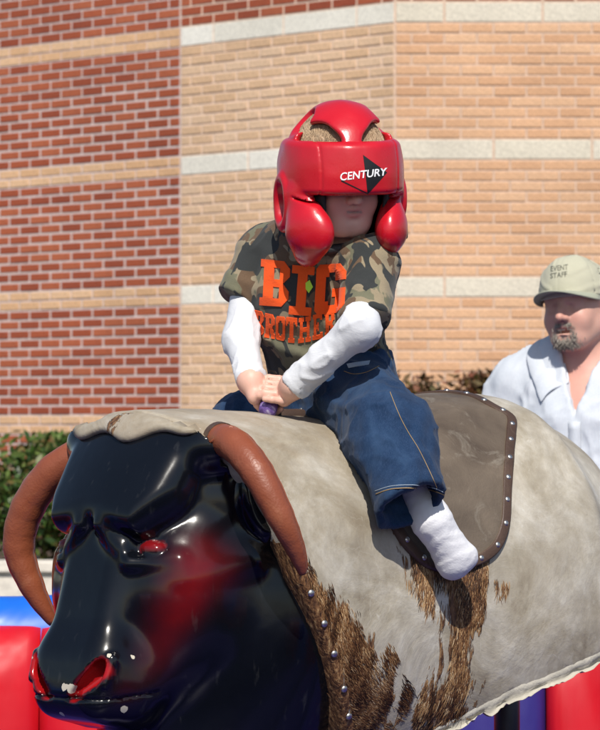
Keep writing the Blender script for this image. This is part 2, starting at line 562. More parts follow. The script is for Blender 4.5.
def m_leaf(name, cols):
    t = NT(name); ge = t.n('NewGeometry')
    t.col(t.ramp(ge.outputs['Random Per Island'], [(i/(len(cols)-1), c) for i, c in enumerate(cols)]))
    t.set(Roughness=0.45, Subsurface_Weight=0.0); return t.m
M['leaf_green'] = m_leaf('green leaves', [(0.015,0.04,0.008), (0.04,0.09,0.014), (0.07,0.12,0.02), (0.10,0.14,0.03), (0.14,0.09,0.03)])
M['leaf_red'] = m_leaf('russet leaves', [(0.03,0.035,0.012), (0.12,0.045,0.02), (0.09,0.08,0.02), (0.17,0.05,0.028), (0.20,0.12,0.05)])
M['bark'] = simple('bark', (0.09,0.06,0.04), 0.9)
def shrub(x, y, z0, h, rx, mat, label, nleaf, seed, sz=0.028):
    r = np.random.default_rng(seed)
    e = empty('shrub', (x, y, z0), label, 'shrub', 'shrubs in the raised planter')
    st = MB()
    for k in range(7):
        a = r.random()*6.28; q = r.random()*0.6
        st.tube([(x,y,z0-0.05),(x+math.cos(a)*rx*q*.5,y+math.sin(a)*rx*.5*q,z0+h*.5),(x+math.cos(a)*rx*q,y+math.sin(a)*rx*q,z0+h*.9)], [.014,.01,.004], 5)
    st.build('stem', M['bark'], e)
    cl = r.normal(size=(26,3)); cl /= np.linalg.norm(cl,axis=1,keepdims=True)
    cl *= (r.random((26,1))**.4); cl = cl*np.array([rx*.85,rx*.6,h*.48])+np.array([x,y,z0+h*.5])
    ci = r.integers(0,26,nleaf)
    p = cl[ci] + r.normal(size=(nleaf,3))*np.array([rx,rx*.7,h*.5])*.2
    p[:,2] = np.clip(p[:,2], z0+.01, z0+h*1.03)
    a = r.normal(size=(nleaf,3)); a /= np.linalg.norm(a,axis=1,keepdims=True)
    b = np.cross(a, r.normal(size=(nleaf,3))); b /= np.linalg.norm(b,axis=1,keepdims=True)
    s = (sz*(.6+.8*r.random((nleaf,1))))
    V = np.stack([p-a*s, p+b*s*.45, p+a*s, p-b*s*.45],1).reshape(-1,3)
    F = np.arange(nleaf*4).reshape(-1,4)
    obj('foliage', V, F, mat, e, smooth=False, kind='stuff')
gz = PZ - .05
for i, (x, lab) in enumerate([(-2.02,'dense green shrub cut off by the left picture edge behind the far horn'), (-1.3,'dense green shrub just left of the black bull head')]):
    shrub(x, 17.15+.1*i, gz, 0.74 - .02*i, 0.46, M['leaf_green'], lab, 9000, 11+i)
for i, (x, h, lab) in enumerate([(0.42,1.04,'russet leafed shrub top right behind the back of the seated child'), (0.84,1.07,'russet leafed shrub top midway between the child and the man'), (1.24,1.05,'russet leafed shrub top right beside the shoulder of the man')]):
    shrub(x, 17.3, gz, h, 0.40, M['leaf_red'], lab, 14000, 31+i, 0.032)

# ---------------- inflatable ring
inf = empty('inflatable_ring', (0.1, 5.2, 0), 'red and blue inflatable safety ring around the mechanical bull', 'inflatable')
X0, X1, Y0, Y1, HT = -2.5, 2.7, 2.75, 7.25, 0.93
def infl_panel(p0, p1, mat, name='wall_panel', bulge=0.035, h0=0.02, h1=HT, th=0.165):
    p0 = np.array(p0); p1 = np.array(p1); d = p1-p0; L = np.linalg.norm(d); d /= L; n = np.array([d[1], -d[0]])
    nu, nv = 18, 40
    V = []
    for i in range(nu+1):
        u = i/nu
        prof = th + bulge*math.sqrt(max(0, 1-(2*u-1)**2))
        for k in range(nv):
            a = 2*math.pi*k/nv
            cx, sx = math.cos(a), math.sin(a)
            ox = math.copysign(abs(cx)**0.5, cx)*prof
            oz = math.copysign(abs(sx)**0.35, sx)*(h1-h0)/2
            ox *= 1 + 0.05*math.sin(u*9+a*3)
            p = p0 + d*L*u + n*ox
            V.append((p[0], p[1], (h0+h1)/2+oz))
    F = [(i*nv+k, i*nv+(k+1)%nv, (i+1)*nv+(k+1)%nv, (i+1)*nv+k) for i in range(nu) for k in range(nv)]
    F += [tuple(range(nv))[::-1], tuple(nu*nv+k for k in range(nv))]
    return obj(name, V, F, mat, inf)
def run(a, b, cuts, mats):
    a = np.array(a); b = np.array(b)
    for i in range(len(cuts)-1):
        infl_panel(a+(b-a)*(cuts[i]+.0003), a+(b-a)*(cuts[i+1]-.0003), mats[i])
fx = lambda px: ((px-300)/FPX*7.1 - X0)/(X1-X0)
cuts = [0.0, .13, .26, fx(40), fx(215), fx(437), fx(545), fx(640), .78, .89, 1.0]
run((X0,Y1), (X1,Y1), cuts, [M['vinyl_red']]*5+[M['vinyl_navy']]+[M['vinyl_red']]*4)
run((X1,Y1-.2), (X1,Y0+.2), np.linspace(0,1,8), [M['vinyl_red'],M['vinyl_blue']]*4)
run((X0,Y0+.2), (X0,Y1-.2), np.linspace(0,1,8), [M['vinyl_red'],M['vinyl_blue']]*4)
run((X1,Y0), (X0,Y0), np.linspace(0,1,8), [M['vinyl_navy'],M['vinyl_navy']]*4)
for (a, b) in (((X0,Y1),(X1,Y1)), ((X1,Y1),(X1,Y0)), ((X1,Y0),(X0,Y0)), ((X0,Y0),(X0,Y1))):
    t = MB(); pts = [(a[0]+(b[0]-a[0])*i/40, a[1]+(b[1]-a[1])*i/40, HT-.045+.003*math.sin(i*.9)) for i in range(41)]
    t.tube(pts, [.105+.002*math.sin(i*1.7) for i in range(41)], 24); t.build('top_tube', M['vinyl_blue'], inf, smooth=True)
for i in range(6):
    y = Y0+.2+(Y1-Y0-.4)*(i+.5)/6
    fl = MB(); fl.tube([(X0+.1,y,.13),(X1-.1,y,.13)], (Y1-Y0-.4)/12*.995, 20)
    f_o = fl.build('floor_panel', M['vinyl_navy'], inf, smooth=True)
    for v in f_o.data.vertices: v.co.z = .13 + (v.co.z-.13)*.36
# ------------------------------------------------------------------ the mechanical bull
S2 = math.sqrt(0.5)
OB = np.array([0.061, 5.25])
def B2W(p):
    p = np.asarray(p, float)
    return np.stack([OB[0] + S2*(-p[...,0]+p[...,1]), OB[1] + S2*(-p[...,0]-p[...,1]), p[...,2]], -1)
def W2B(p):
    x = p[...,0]-np.float32(OB[0]); y = p[...,1]-np.float32(OB[1]); s = np.float32(S2)
    return np.stack([s*(-x-y), s*(x-y), p[...,2]], -1)

def lerp_tab(u, xs, ys):
    xs = np.asarray(xs, float); ys = np.asarray(ys, float)
    g = np.linspace(xs[0], xs[-1], 200); v = np.interp(g, xs, ys)
    k = np.hanning(31); k /= k.sum(); v = np.convolve(np.pad(v, 15, mode='reflect', reflect_type='odd'), k, 'valid')
    return np.interp(u, g, v).astype(np.float32)

def sd_barrel(P):
    """full trunk, before its rim is cut; P in bull coordinates (forward, left, up)"""
    u, v, z = P[:,0], P[:,1], P[:,2]
    w = lerp_tab(u, [-.9,-.6,-.4,-.15,.1,.3,.5], [.27,.285,.285,.268,.262,.262,.25])
    top = lerp_tab(u, [-.9,-.5,-.36,-.2,-.05,.1,.25,.5], [1.39,1.41,1.428,1.424,1.416,1.416,1.425,1.425])
    zc = 1.10
    h = top - zc
    hh = np.where(z > zc, h, .34)
    n = 2.25
    q = (np.abs(v)/w)**n + (np.abs(z-zc)/hh)**n
    d = (q**(1/n) - 1) * np.minimum(w, hh)
    # rounded rump
    e = ell(P, (-.345, 0, 1.110), (.345, .290, .324))
    cut = -(u + .345)
    d = smax(d, cut, .02)
    d = smin(d, e, .10)
    return d
def rim_z(u, v):
    return .868 - .33*u + .0*v
def sd_body(P):
    u, v, z = P[:,0], P[:,1], P[:,2]
    d = sd_barrel(P)
    front = u - neck_edge(z)
    d = smax(d, front, .012)
    a = np.arctan2(v, u+.2)
    zr = rim_z(u, v) + .004*np.sin(a*31)+.006*np.sin(a*13+1)
    d = smax(d, zr - z, .008)
    d = d + .0035*vnoise(P, 9., 2) + .0012*vnoise(P, 30., 5)
    return d

def neck_edge(z):
    return .339 + np.where(z < 1.15, (z-1.15)*.54, (z-1.15)*.30) + np.maximum(z-1.25,0)*.35
def tilt(a):
    return np.stack([[math.cos(a),0,math.sin(a)], [0,1,0], [-math.sin(a),0,math.cos(a)]], 1)   # columns: normal, side, up the face
EYE = ((.5190,.1010,1.2030), (.018,.0240,.0120))
NOS = ((.630,.034,.970), (.604,.078,1.012))
def sd_nostril(Q):
    return econe(Q, NOS[0], NOS[1], .0085, .0175, (0.9,.35,.2), .60)
def sd_head(P):
    """black head and neck"""
    Q = P.copy(); Q[:,1] = np.abs(P[:,1])
    d = ell(Q, (.375, 0, 1.290), (.125, .180, .130))
    nk = ell(Q, (.27, 0, 1.08), (.215, .235, .33))
    nk = smin(nk, cone(Q, (.36, 0, 1.20), (.30, 0, .70), .145, .165), .08)
    d = smin(d, nk, .05)
    ck = ell(Q, (.405, .090, 1.135), (.140, .100, .150), tilt(math.radians(14)))
    d = smin(d, ck, .022)
    d = smin(d, cone(Q, (.42, .085, 1.07), (.525, .055, .985), .080, .052), .04)
    # long broad face
    q = loc(Q, (.515, 0, 1.10), tilt(math.radians(16)))
    hw = .078 + .03*np.maximum(-q[:,2]-.02, 0)
    fb = np.stack([np.maximum(np.abs(q[:,0])-.035, 0), np.maximum(q[:,1]-(hw-.038), 0), np.maximum(np.abs(q[:,2])-.15, 0)], 1)
    face = np.sqrt((fb*fb).sum(1)) - .038
    d = smin(d, face, .035)
    # muzzle and chin
    mz = rbox(Q, (.546, 0, 1.003), (.074, .095, .056), .046, tilt(math.radians(6)))
    d = smin(d, mz, .035)
    d = smin(d, rbox(Q, (.540, 0, .958), (.058, .074, .026), .024), .018)
    # forehead shield with its own lower edge
    q = loc(Q, (.508, 0, 1.322), tilt(math.atan2(.115, .185)))
    bend = q[:,0] + .9*q[:,1]**2 + .6*np.maximum(q[:,2],0)**2
    wv = .142 + .10*q[:,2] + .05*np.maximum(q[:,2]-.02,0)
    low = -.100 + .006*np.exp(-(q[:,1]/.035)**2) - .05*np.clip(q[:,1]-.02,0,.1) + 1.3*np.maximum(q[:,1]-.095,0)
    pl = smax(smax(smax(bend - .026, -bend-.06, .01), q[:,1]-wv, .04), smax(low-q[:,2], q[:,2]-.112, .05), .036)
    d = smin(d, pl, .010)
    # soft folds on the bridge just under the shield
    d = smin(d, cone(Q, (.566, .022, 1.236), (.548, .072, 1.196), .004, .006), .030)
    # horn boss
    d = smin(d, ell(Q, (.425, .150, 1.368), (.050, .040, .042)), .03)
    # eye under the shield
    d = smax(d, -ell(Q, (.558, .112, 1.203), (.048, .034, .020)), .012)
    d = smin(d, ell(Q, EYE[0], EYE[1]), .003)
    d = smin(d, cone(Q, (.552, .082, 1.178), (.500, .140, 1.184), .009, .013), .016)
    d = smin(d, cone(Q, (.490, .140, 1.160), (.385, .182, 1.185), .014, .020), .03)
    # nostril
    d = smax(d, -sd_nostril(Q), .006)
    d = smin(d, cone(Q, (.612, .090, .990), (.598, .092, 1.030), .005, .007), .012)
    # mouth line
    ml = np.abs(Q[:,2] - (.966 + .10*np.maximum(.60-Q[:,0],0))) - .0012
    sl = smax(smax(ml, -(d + .006), .003), .51 - Q[:,0], .01)
    d = smax(d, -sl, .006)
    # ear: a low leaf with a hollow, lying against the head
    ax = nrm((-.30, .10, -.95)); fr = nrm((.30,.94,.02)); side = nrm(np.cross(ax, fr)); fr = np.cross(side, ax)
    ec = np.array([.372, .197, 1.275]); Re = np.stack([side, fr, ax], 1); sg = 1 if fr[1] > 0 else -1
    ear = smax(ell(Q, ec, (.032, .016, .062), Re), -ell(Q, ec + sg*fr*.014, (.020, .013, .046), Re), .006)
    d = smin(d, ear, .014)
    # the neck stops under the hide
    d = smax(d, .70 - P[:,2], .01)
    ne = neck_edge(P[:,2])
    d = smax(d, ne - .035 - P[:,0], .01)
    lim2 = sd_barrel(P) + .012
    d = np.where(P[:,0] < ne + .010, np.maximum(d, lim2), d)
    return d

def cast_head(px, py):
    X = cast(lambda p: sd_head(W2B(p))*.8, np.array(px,float), np.array(py,float), 3.8); b = W2B(X.astype(np.float32)); b[:,1] = np.abs(b[:,1]); return b
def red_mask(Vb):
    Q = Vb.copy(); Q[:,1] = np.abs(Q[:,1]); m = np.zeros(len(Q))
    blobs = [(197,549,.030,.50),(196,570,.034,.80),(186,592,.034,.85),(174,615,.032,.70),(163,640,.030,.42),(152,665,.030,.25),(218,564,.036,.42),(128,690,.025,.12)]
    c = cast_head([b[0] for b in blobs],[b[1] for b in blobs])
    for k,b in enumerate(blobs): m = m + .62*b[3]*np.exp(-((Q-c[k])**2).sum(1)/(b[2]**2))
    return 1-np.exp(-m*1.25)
def hot_mask(Vb):
    Q = Vb.copy().astype(np.float32); Q[:,1] = np.abs(Q[:,1])
    return np.clip(np.maximum((.0035-sd_nostril(Q))/.004, (.0015-ell(Q,*EYE))/.003), 0, 1)

def m_black():
    t = NT('black gelcoat')
    base = t.ramp(t.noise(5, 5), [(0.3, (0.0020,0.0026,0.0040)), (0.7, (0.004,0.005,0.008))])
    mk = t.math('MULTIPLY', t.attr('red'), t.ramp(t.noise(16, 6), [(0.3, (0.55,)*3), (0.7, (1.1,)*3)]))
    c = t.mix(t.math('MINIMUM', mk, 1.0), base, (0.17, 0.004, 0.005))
    c = t.mix(t.attr('hot'), c, (0.33, 0.006, 0.008))
    # chipped paint showing pale fibreglass
    ch = t.math('GREATER_THAN', t.math('ADD', t.attr('chip'), t.math('MULTIPLY', t.noise(90, 5), 0.9)), 1.02)
    c = t.mix(ch, c, (0.55, 0.50, 0.40))
    # fine scratches and dust
    sc = t.ramp(t.noise(60, 8, t.coords((1, 1, .2))), [(0.62, (0,)*3), (0.78, (0.07,)*3)])
    c = t.mix(sc, c, (0.25, 0.25, 0.25))
    t.col(c)
    r = t.ramp(t.noise(11, 7), [(0.30, (0.11,)*3), (0.72, (0.24,)*3)])
    t.set(Roughness=t.mix(ch, r, (0.8,0.8,0.8)), Specular_IOR_Level=0.36, Coat_Weight=0.08, Coat_Roughness=0.05)
    t.bump(t.noise(7, 3), 0.12, 0.02); t.bump(t.noise(240, 3), 0.03, 0.001)
    return t.m
def m_hide(name, streak_rot=0.0):
    t = NT(name)
    big = t.noise(6.5, 9, rough=.66, dist=0.7)
    c = t.ramp(big, [(0.28, (0.19,0.150,0.102)), (0.41, (0.345,0.305,0.235)), (0.54, (0.455,0.42,0.355)), (0.74, (0.60,0.58,0.53))])
    fine = t.ramp(t.noise(48, 8, t.coords((1,1,.7)), rough=0.6), [(0.3, (0.84,0.83,0.81)), (0.68, (1.08,1.08,1.08))])
    c = t.mix(1.0, c, fine, 'MULTIPLY')
    # scuffs
    sc = t.ramp(t.noise(24, 8, rough=0.75, dist=1.6), [(0.60, (0,)*3), (0.72, (0.55,)*3)])
    c = t.mix(sc, c, (0.60, 0.58, 0.52))
    st = t.ramp(t.noise(9, 8, rough=0.7, dist=0.8), [(0.36, (0.15,)*3), (0.70, (0.85,)*3)])
    c = t.mix(t.math('MULTIPLY', st, t.attr('warm')), c, (0.27, 0.205, 0.13))
    # long fine scratches and darker grime in blotches
    scr = t.ramp(t.noise(120, 3, t.coords((1,1,.06), (0,.35,0)), rough=.5, dist=.3), [(0.70,(0,)*3),(0.76,(.45,)*3)])
    c = t.mix(scr, c, (0.52,0.50,0.45))
    gr = t.ramp(t.noise(3.2, 8, rough=.68, dist=1.2), [(0.46,(0,)*3),(0.68,(.6,)*3)])
    c = t.mix(gr, c, (0.24,0.205,0.16))
    vn = t.n('TexVoronoi'); vn.feature = 'DISTANCE_TO_EDGE'; vn.inputs['Scale'].default_value = 13
    wob = t.n('TexNoise'); wob.inputs['Scale'].default_value = 9; wob.inputs['Detail'].default_value = 5
    vm = t.n('VectorMath'); vm.operation = 'MULTIPLY_ADD'; vm.inputs[1].default_value = (.14,.14,.14)
    tcv = t.coords(); t.l(tcv, wob.inputs['Vector']); t.l(wob.outputs['Color'], vm.inputs[0]); t.l(tcv, vm.inputs[2]); t.l(vm.outputs[0], vn.inputs['Vector'])
    crk = t.math('MULTIPLY', t.ramp(vn.outputs['Distance'], [(0.0,(.22,)*3),(0.018,(0,)*3)]), t.ramp(t.noise(4, 3), [(0.5,(0,)*3),(0.62,(1,)*3)]))
    c = t.mix(crk, c, (0.55,0.53,0.47))
    t.set(Roughness=0.55, Specular_IOR_Level=0.4)
    # hair patches: masks painted on the trunk, broken up along the lie of the hair
    tc = t.n('TexCoord')
    def streak(rv, sx, sz, seed):
        mp = t.n('Mapping'); mp.inputs['Rotation'].default_value = rv; mp.inputs['Scale'].default_value = (sx, sx, sz)
        mp.inputs['Location'].default_value = (seed, seed, seed)
        t.l(tc.outputs['Object'], mp.inputs['Vector']); return mp.outputs[0]
    s1 = streak((0, math.radians(-24), 0), 1.0, 0.20, 0.0)
    h1 = t.noise(52, 3, s1); h2 = t.noise(170, 4, s1, rough=.65)
    hb = t.math('ADD', t.math('MULTIPLY', h1, 0.75), t.math('MULTIPLY', h2, 0.25))
    msk = t.math('SUBTRACT', t.math('ADD', t.attr('hair'), t.math('MULTIPLY', t.math('SUBTRACT', hb, 0.5), 3.2)), 0.66)
    msk = t.math('MULTIPLY', msk, 9.0)
    msk = t.math('MINIMUM', t.math('MAXIMUM', msk, 0.0), 1.0)
    hc = t.ramp(h2, [(0.30, (0.020,0.009,0.005)), (0.43, (0.085,0.036,0.015)), (0.55, (0.19,0.090,0.035)), (0.70, (0.42,0.27,0.13))])
    c = t.mix(msk, c, hc)
    t.col(c)
    t.bump(t.math('MULTIPLY', big, 1.0), 0.25, 0.02)
    t.bump(t.noise(60, 8, rough=0.7), 0.22, 0.004)
    t.bump(t.math('MULTIPLY', msk, h2), 0.8, 0.008)
    return t.m
M['black'] = m_black(); M['hide'] = m_hide('cowhide')
def m_leather(name, c0, c1, wear, rough=0.42):
    t = NT(name)
    c = t.ramp(t.noise(7, 7, dist=0.6), [(0.25, c0), (0.7, c1)])
    c = t.mix(t.ramp(t.noise(15, 8, rough=0.7, dist=1.0), [(0.55,(0,)*3),(0.75,(0.6,)*3)]), c, wear)
    t.col(c); t.set(Roughness=t.ramp(t.noise(12,6), [(0.3,(rough*.8,)*3),(0.7,(rough*1.4,)*3)]))
    v = t.n('TexVoronoi'); v.inputs['Scale'].default_value = 260; t.l(t.coords(), v.inputs['Vector'])
    t.bump(v.outputs['Distance'], 0.12, 0.002); t.bump(t.noise(20, 6), 0.30, 0.006); t.bump(t.noise(45, 5, dist=1.5), 0.18, 0.004); return t.m
M['saddle'] = m_leather('saddle leather', (0.058,0.040,0.027), (0.165,0.128,0.092), (0.30,0.27,0.22), .5)
M['saddle_edge'] = m_leather('saddle edging', (0.040,0.022,0.014), (0.085,0.048,0.032), (0.19,0.14,0.10), .5)
M['horn'] = m_leather('horn leather', (0.20,0.050,0.022), (0.26,0.072,0.032), (0.32,0.12,0.06), .38)
M['steel'] = simple('stud steel', (0.55,0.53,0.50), 0.38, .1, metallic=1.0)
M['dark_steel'] = simple('dark steel', (0.03,0.03,0.035), 0.45, .2)
M['rim'] = m_mortar('fibreglass rim', (0.44,0.41,0.345))

bull = empty('mechanical_bull', (OB[0], OB[1], .30), 'mechanical bull with black glossy head, brown horns and worn cowhide body', 'mechanical bull')

# --- trunk under cowhide, with painted hair masks
V, F = mesh_sdf(sd_body, (-.85,-.36,.78), (.50,.36,1.52), .0105)
def blob(Vb, pts, r):
    d = chain(Vb.astype(np.float32), pts, r, .01); return d
def hair_masks(Vb):
    u, v, z = Vb[:,0], Vb[:,1], Vb[:,2]
    fr = neck_edge(z)
    s = fr - u                                     # distance behind the neck edge
    wdt = np.interp(z, [.75,.9,.96,1.04,1.11,1.16,1.20,1.22], [.10,.130,.148,.122,.078,.036,.02,.0])
    m1 = 1.25 - s/np.maximum(wdt,1e-3)*.85
    m1 = np.where((z > 1.215) | (v < 0), -1, m1)
    cx = np.interp(z, [.85,.95,1.05,1.15,1.25], [-.015,-.028,-.035,-.030,-.02])
    hw = np.interp(z, [.80,.92,1.02,1.1,1.18,1.24,1.3], [.066,.075,.075,.085,.13,.14,.12])
    k = np.interp(z, [.8,.98,1.04,1.12,1.2], [.85,.72,.58,.85,1.25])
    m2 = k + .25 - np.abs(u-cx)/hw*.75
    m2 = np.where((v < 0) | (z > 1.27), -1, m2); m2 = m2 - np.clip((-.085-u)/.03,0,1)*np.clip((z-1.13)/.03,0,1)*1.0 - np.clip((u-.10)/.03,0,1)*.8*np.clip((z-1.1)/.05,0,1)
    return np.clip(np.maximum(m1, m2), -1, 1.3)
hm = hair_masks(V)
warm = np.clip((V[:,2]-1.15)/.25, 0, 1)*np.clip((V[:,0]+.05)/.2, .2, 1)
body_o = obj('body', B2W(V), F, M['hide'], bull, attrs={'hair': hm, 'warm': warm})
# --- real hair lying on the brown patches
def fur(Vs, hmv, n, seed):
    r = np.random.default_rng(seed); ok = np.where((hmv > .30) & (Vs[:,1] > 0) & (Vs[:,2] > .84))[0]
    i = r.choice(ok, n); P0 = (Vs[i]+r.normal(size=(n,3))*.005).astype(np.float32); h = hair_masks(P0)
    sh = P0[:,2]*.30; Pn = np.stack([P0[:,0]-np.where(P0[:,0]>.12,-sh,sh*.4), P0[:,1], P0[:,2]*.22],1).astype(np.float32)
    st = vnoise(Pn, 48., 4)*.75+vnoise(Pn, 130., 5)*.35
    k = (h + st > .60) & (neck_edge(P0[:,2])-P0[:,0] > .016); P0 = P0[k]; m = len(P0)
    g = grad(sd_body, P0, .004); g /= np.linalg.norm(g,axis=1,keepdims=True); P0 = P0 - g*(sd_body(P0)+.001)[:,None]
    s = neck_edge(P0[:,2])-P0[:,0]; fr_ = s < .17
    dn = np.clip((1.08-P0[:,2])/.16, 0, 1)
    D = np.where(fr_[:,None], np.stack([-.35-.75*dn, np.zeros(m), -1+.45*dn],1), np.array([.16,0,-1.0])) + r.normal(size=(m,3))*.16
    D -= g*(D*g).sum(1,keepdims=True); D /= np.linalg.norm(D,axis=1,keepdims=True)
    L = (.010+.014*r.random((m,1))); B_ = P0+D*L*.5+g*(.0014+.0008*r.random((m,1))); C_ = P0+D*L+g*(.0004+.0010*r.random((m,1)))
    Vh, Fh = strand_mesh(B2W(P0), B2W(B_), B2W(C_), .00062, .0002)
    tn = vnoise(Pn[k], 75., 8); tone = np.clip(.50+.42*tn+.20*r.normal(size=m),0,1)
    return obj('hair_tufts', Vh, Fh, M['cow_hair'], body_o, smooth=False, kind='stuff', attrs={'tone': np.repeat(tone,9)})
t = NT('brown cow hair'); t.col(t.ramp(t.attr('tone'), [(0.15,(0.022,0.010,0.005)),(0.38,(0.085,0.036,0.015)),(0.58,(0.20,0.094,0.038)),(0.8,(0.40,0.245,0.115)),(1.0,(0.55,0.42,0.27))])); t.set(Roughness=.45, Specular_IOR_Level=.4); M['cow_hair'] = t.m
fur(V, hm, 90000, 21)

# --- head and neck
V, F = mesh_sdf(sd_head, (.04,-.30,.68), (.68,.30,1.45), .0050)
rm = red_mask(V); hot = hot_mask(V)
chips = np.zeros(len(V)); Qv = V.copy(); 
def chip(px, py, r):
    X = cast(lambda p: sd_head(W2B(p))*.8, np.array([px],float), np.array([py],float), 3.8); c = W2B(X.astype(np.float32))[0]
    return 1.15*np.exp(-((V-c)**2).sum(1)/(r*r))
for c in ((71,689,.011),(64,687,.008),(124,709,.008),(62,714,.006),(41,518,.008),(109,655,.005),(133,657,.004),(32,657,.004)): chips = np.maximum(chips, chip(*c))
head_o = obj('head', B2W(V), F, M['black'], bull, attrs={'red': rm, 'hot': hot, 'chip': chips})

# --- horns
def horn(pts, rs, lab):
    P = catmull([B2W(p) for p in pts], 7)
    R = np.interp(np.linspace(0, len(pts)-1, len(P)), range(len(pts)), rs)
    R = R*(1+.02*np.sin(np.arange(len(P))*1.9))
    b = MB(); b.tube(P, list(R), 26); 
    tip = P[-1]; 
    h = b.build('horn', M['horn'], bull, smooth=True, label=lab)
    # raised seam
    up = []
    for i, p in enumerate(P[1:-1]):
        t = nrm(P[i+2]-P[i]); n = nrm(np.cross(t, [-.4,.9,.2])); up.append(p + n*R[i+1]*.995)
    s = MB(); s.tube(up, .0028, 6); s.build('seam', M['horn'], h, smooth=True)
    c = MB(); c.tube([P[0]-nrm(P[1]-P[0])*.012, P[0]+nrm(P[1]-P[0])*.004], [R[0]*1.08, R[0]*1.08], 26); c.build('collar', M['saddle_edge'], h, smooth=False)
    return h
horn([(.425,.160,1.376),(.445,.215,1.366),(.452,.270,1.325),(.432,.302,1.255),(.40,.305,1.20),(.38,.300,1.165)], [.0265,.0270,.0255,.0215,.0145,.0065], 'brown leather horn nearest the camera')
horn([(.425,-.150,1.362),(.455,-.215,1.325),(.468,-.272,1.260),(.468,-.296,1.190),(.450,-.280,1.120),(.425,-.255,1.062)], [.027,.0290,.0295,.0270,.0200,.0080], 'brown leather horn on the far side')

# --- hide cap on the poll
def patch(f, uv, to_p, ray, name, mat, parent, off, rings=14, thick=.006, space=B2W, attrs_fn=None):
    """a sheet laid on surface f inside a closed outline given in two surface coordinates"""
    uv = np.array(uv); c = uv.mean(0); n = len(uv)
    T = np.concatenate([[0.0], np.linspace(.12, 1, rings)])
    G = np.concatenate([[c]] + [c+(uv-c)*t for t in T[1:]])
    p, d = ray(G)
    p = p.astype(np.float32); d = d.astype(np.float32)
    t = np.zeros(len(p), np.float32)
    for _ in range(60): t = t + f(p+d*t[:,None])*.8
    S = p+d*t[:,None]; g = grad(f, S, .002); g /= np.linalg.norm(g,axis=1,keepdims=True)
    edge = np.concatenate([[0.]] + [np.full(n, tt) for tt in T[1:]])
    o = off*np.ones(len(S)); o = o*(1-.35*np.clip((edge-.93)/.07,0,1))
    top = S+g*o[:,None]; bot = S-g*.004
    m = len(S); F = []
    for k in range(n): F.append((0, 1+k, 1+(k+1)%n))
    for r in range(rings-1):
        a = 1+r*n; b = a+n
        for k in range(n): F.append((a+k, b+k, b+(k+1)%n, a+(k+1)%n))
    a = 1+(rings-1)*n
    F2 = [tuple(i+m for i in f[::-1]) for f in F]
    S_ = [(a+k, m+a+k, m+a+(k+1)%n, a+(k+1)%n) for k in range(n)]
    return obj(name, space(np.concatenate([top,bot])), F+F2+S_, mat, parent, attrs=attrs_fn(np.concatenate([top,bot])) if attrs_fn else None), S, g
cap_uv = []
for k in range(72):
    a = 2*math.pi*k/72
    u = .395+.075*math.cos(a)*(1+.0*math.sin(a)); v = .168*math.sin(a)
    if math.cos(a) > 0: u += .010*math.sin(v*48+.6) + .02
    cap_uv.append((u, v))
def cap_ray(G):
    p = np.stack([G[:,0]+.12, G[:,1]*1.0, np.full(len(G),1.62)],1); d = np.tile(nrm((-.5,0,-.87)),(len(G),1))
    p = np.stack([G[:,0],G[:,1],np.full(len(G),1.36)],1)-d*.25; return p, d
both = lambda P: np.minimum(sd_head(P), sd_body(P))
capo, _, _ = patch(sd_head, cap_uv, None, cap_ray, 'poll_hide', M['hide'], bull, .011,
    attrs_fn=lambda X: {'hair': np.clip(1.25-np.abs(X[:,1]+.0+.25*(X[:,0]-.42))/.022,-1,1.1)*.9, 'warm': np.ones(len(X))})

# --- saddle pad: outline in (forward, angle round the trunk)
def barrel_ray(G):
    c = np.stack([G[:,0], np.zeros(len(G)), np.full(len(G),1.12)],1)
    d = np.stack([np.zeros(len(G)), np.sin(G[:,1]), np.cos(G[:,1])],1)
    return c + d*.6, -d
def pix_to_body(px, py):
    X = cast(lambda p: sd_body(W2B(p)), np.array(px,float), np.array(py,float), 3.8)
    b = W2B(X.astype(np.float32)); return b
sx = [512,513,511,508,505,497,484,466,446,425,407,392,382]
sy = [420,436,455,490,528,548,560,567,571,566,550,528,505]
bp = pix_to_body(sx, sy)
side = [(float(b[0]), float(math.atan2(b[1], b[2]-1.12))) for b in bp]
u_back, u_front = side[0][0]-.005, .07
left = [(-.275,.0),(-.28,.20),(-.276,.40)] + side + [(.10,.75),(.105,.4),(.10,.0)]
right = [(u,-a) for u,a in left[::-1]]
outl = catmull(left + right[1:], 5)
outl = [p for p in outl][:-1]
sad, S_, G_ = patch(sd_body, outl, None, barrel_ray, 'saddle', M['saddle'], bull, .008, rings=26)
# edging strip along the pad border, then studs on it
n = len(outl); U = np.array(outl); cen = U.mean(0)
def on_body(G, off):
    p, d = barrel_ray(np.asarray(G)); p = p.astype(np.float32); d = d.astype(np.float32); t = np.zeros(len(p),np.float32)
    for _ in range(60): t = t + sd_body(p+d*t[:,None])*.8
    S = p+d*t[:,None]; g = grad(sd_body,S,.002); g /= np.linalg.norm(g,axis=1,keepdims=True); return S+g*np.asarray(off)[...,None] if np.ndim(off) else S+g*off, g
A3, gA = on_body(U, .0)
tang = np.roll(A3,-1,0)-np.roll(A3,1,0); tang /= np.linalg.norm(tang,axis=1,keepdims=True)
inw = np.cross(gA, tang)
cm = A3.mean(0); sgn = np.sign(((np.array([-.1,0,1.45])-A3)*inw).sum(1)); inw *= np.where(np.median(sgn)>0,1,-1)
prof = [(-.003,.000),(-.003,.008),(.000,.0095),(.0135,.0097),(.0155,.0092),(.0155,.0)]
sv = np.concatenate([A3+inw*a+gA*b for a,b in prof]); k6 = len(prof)
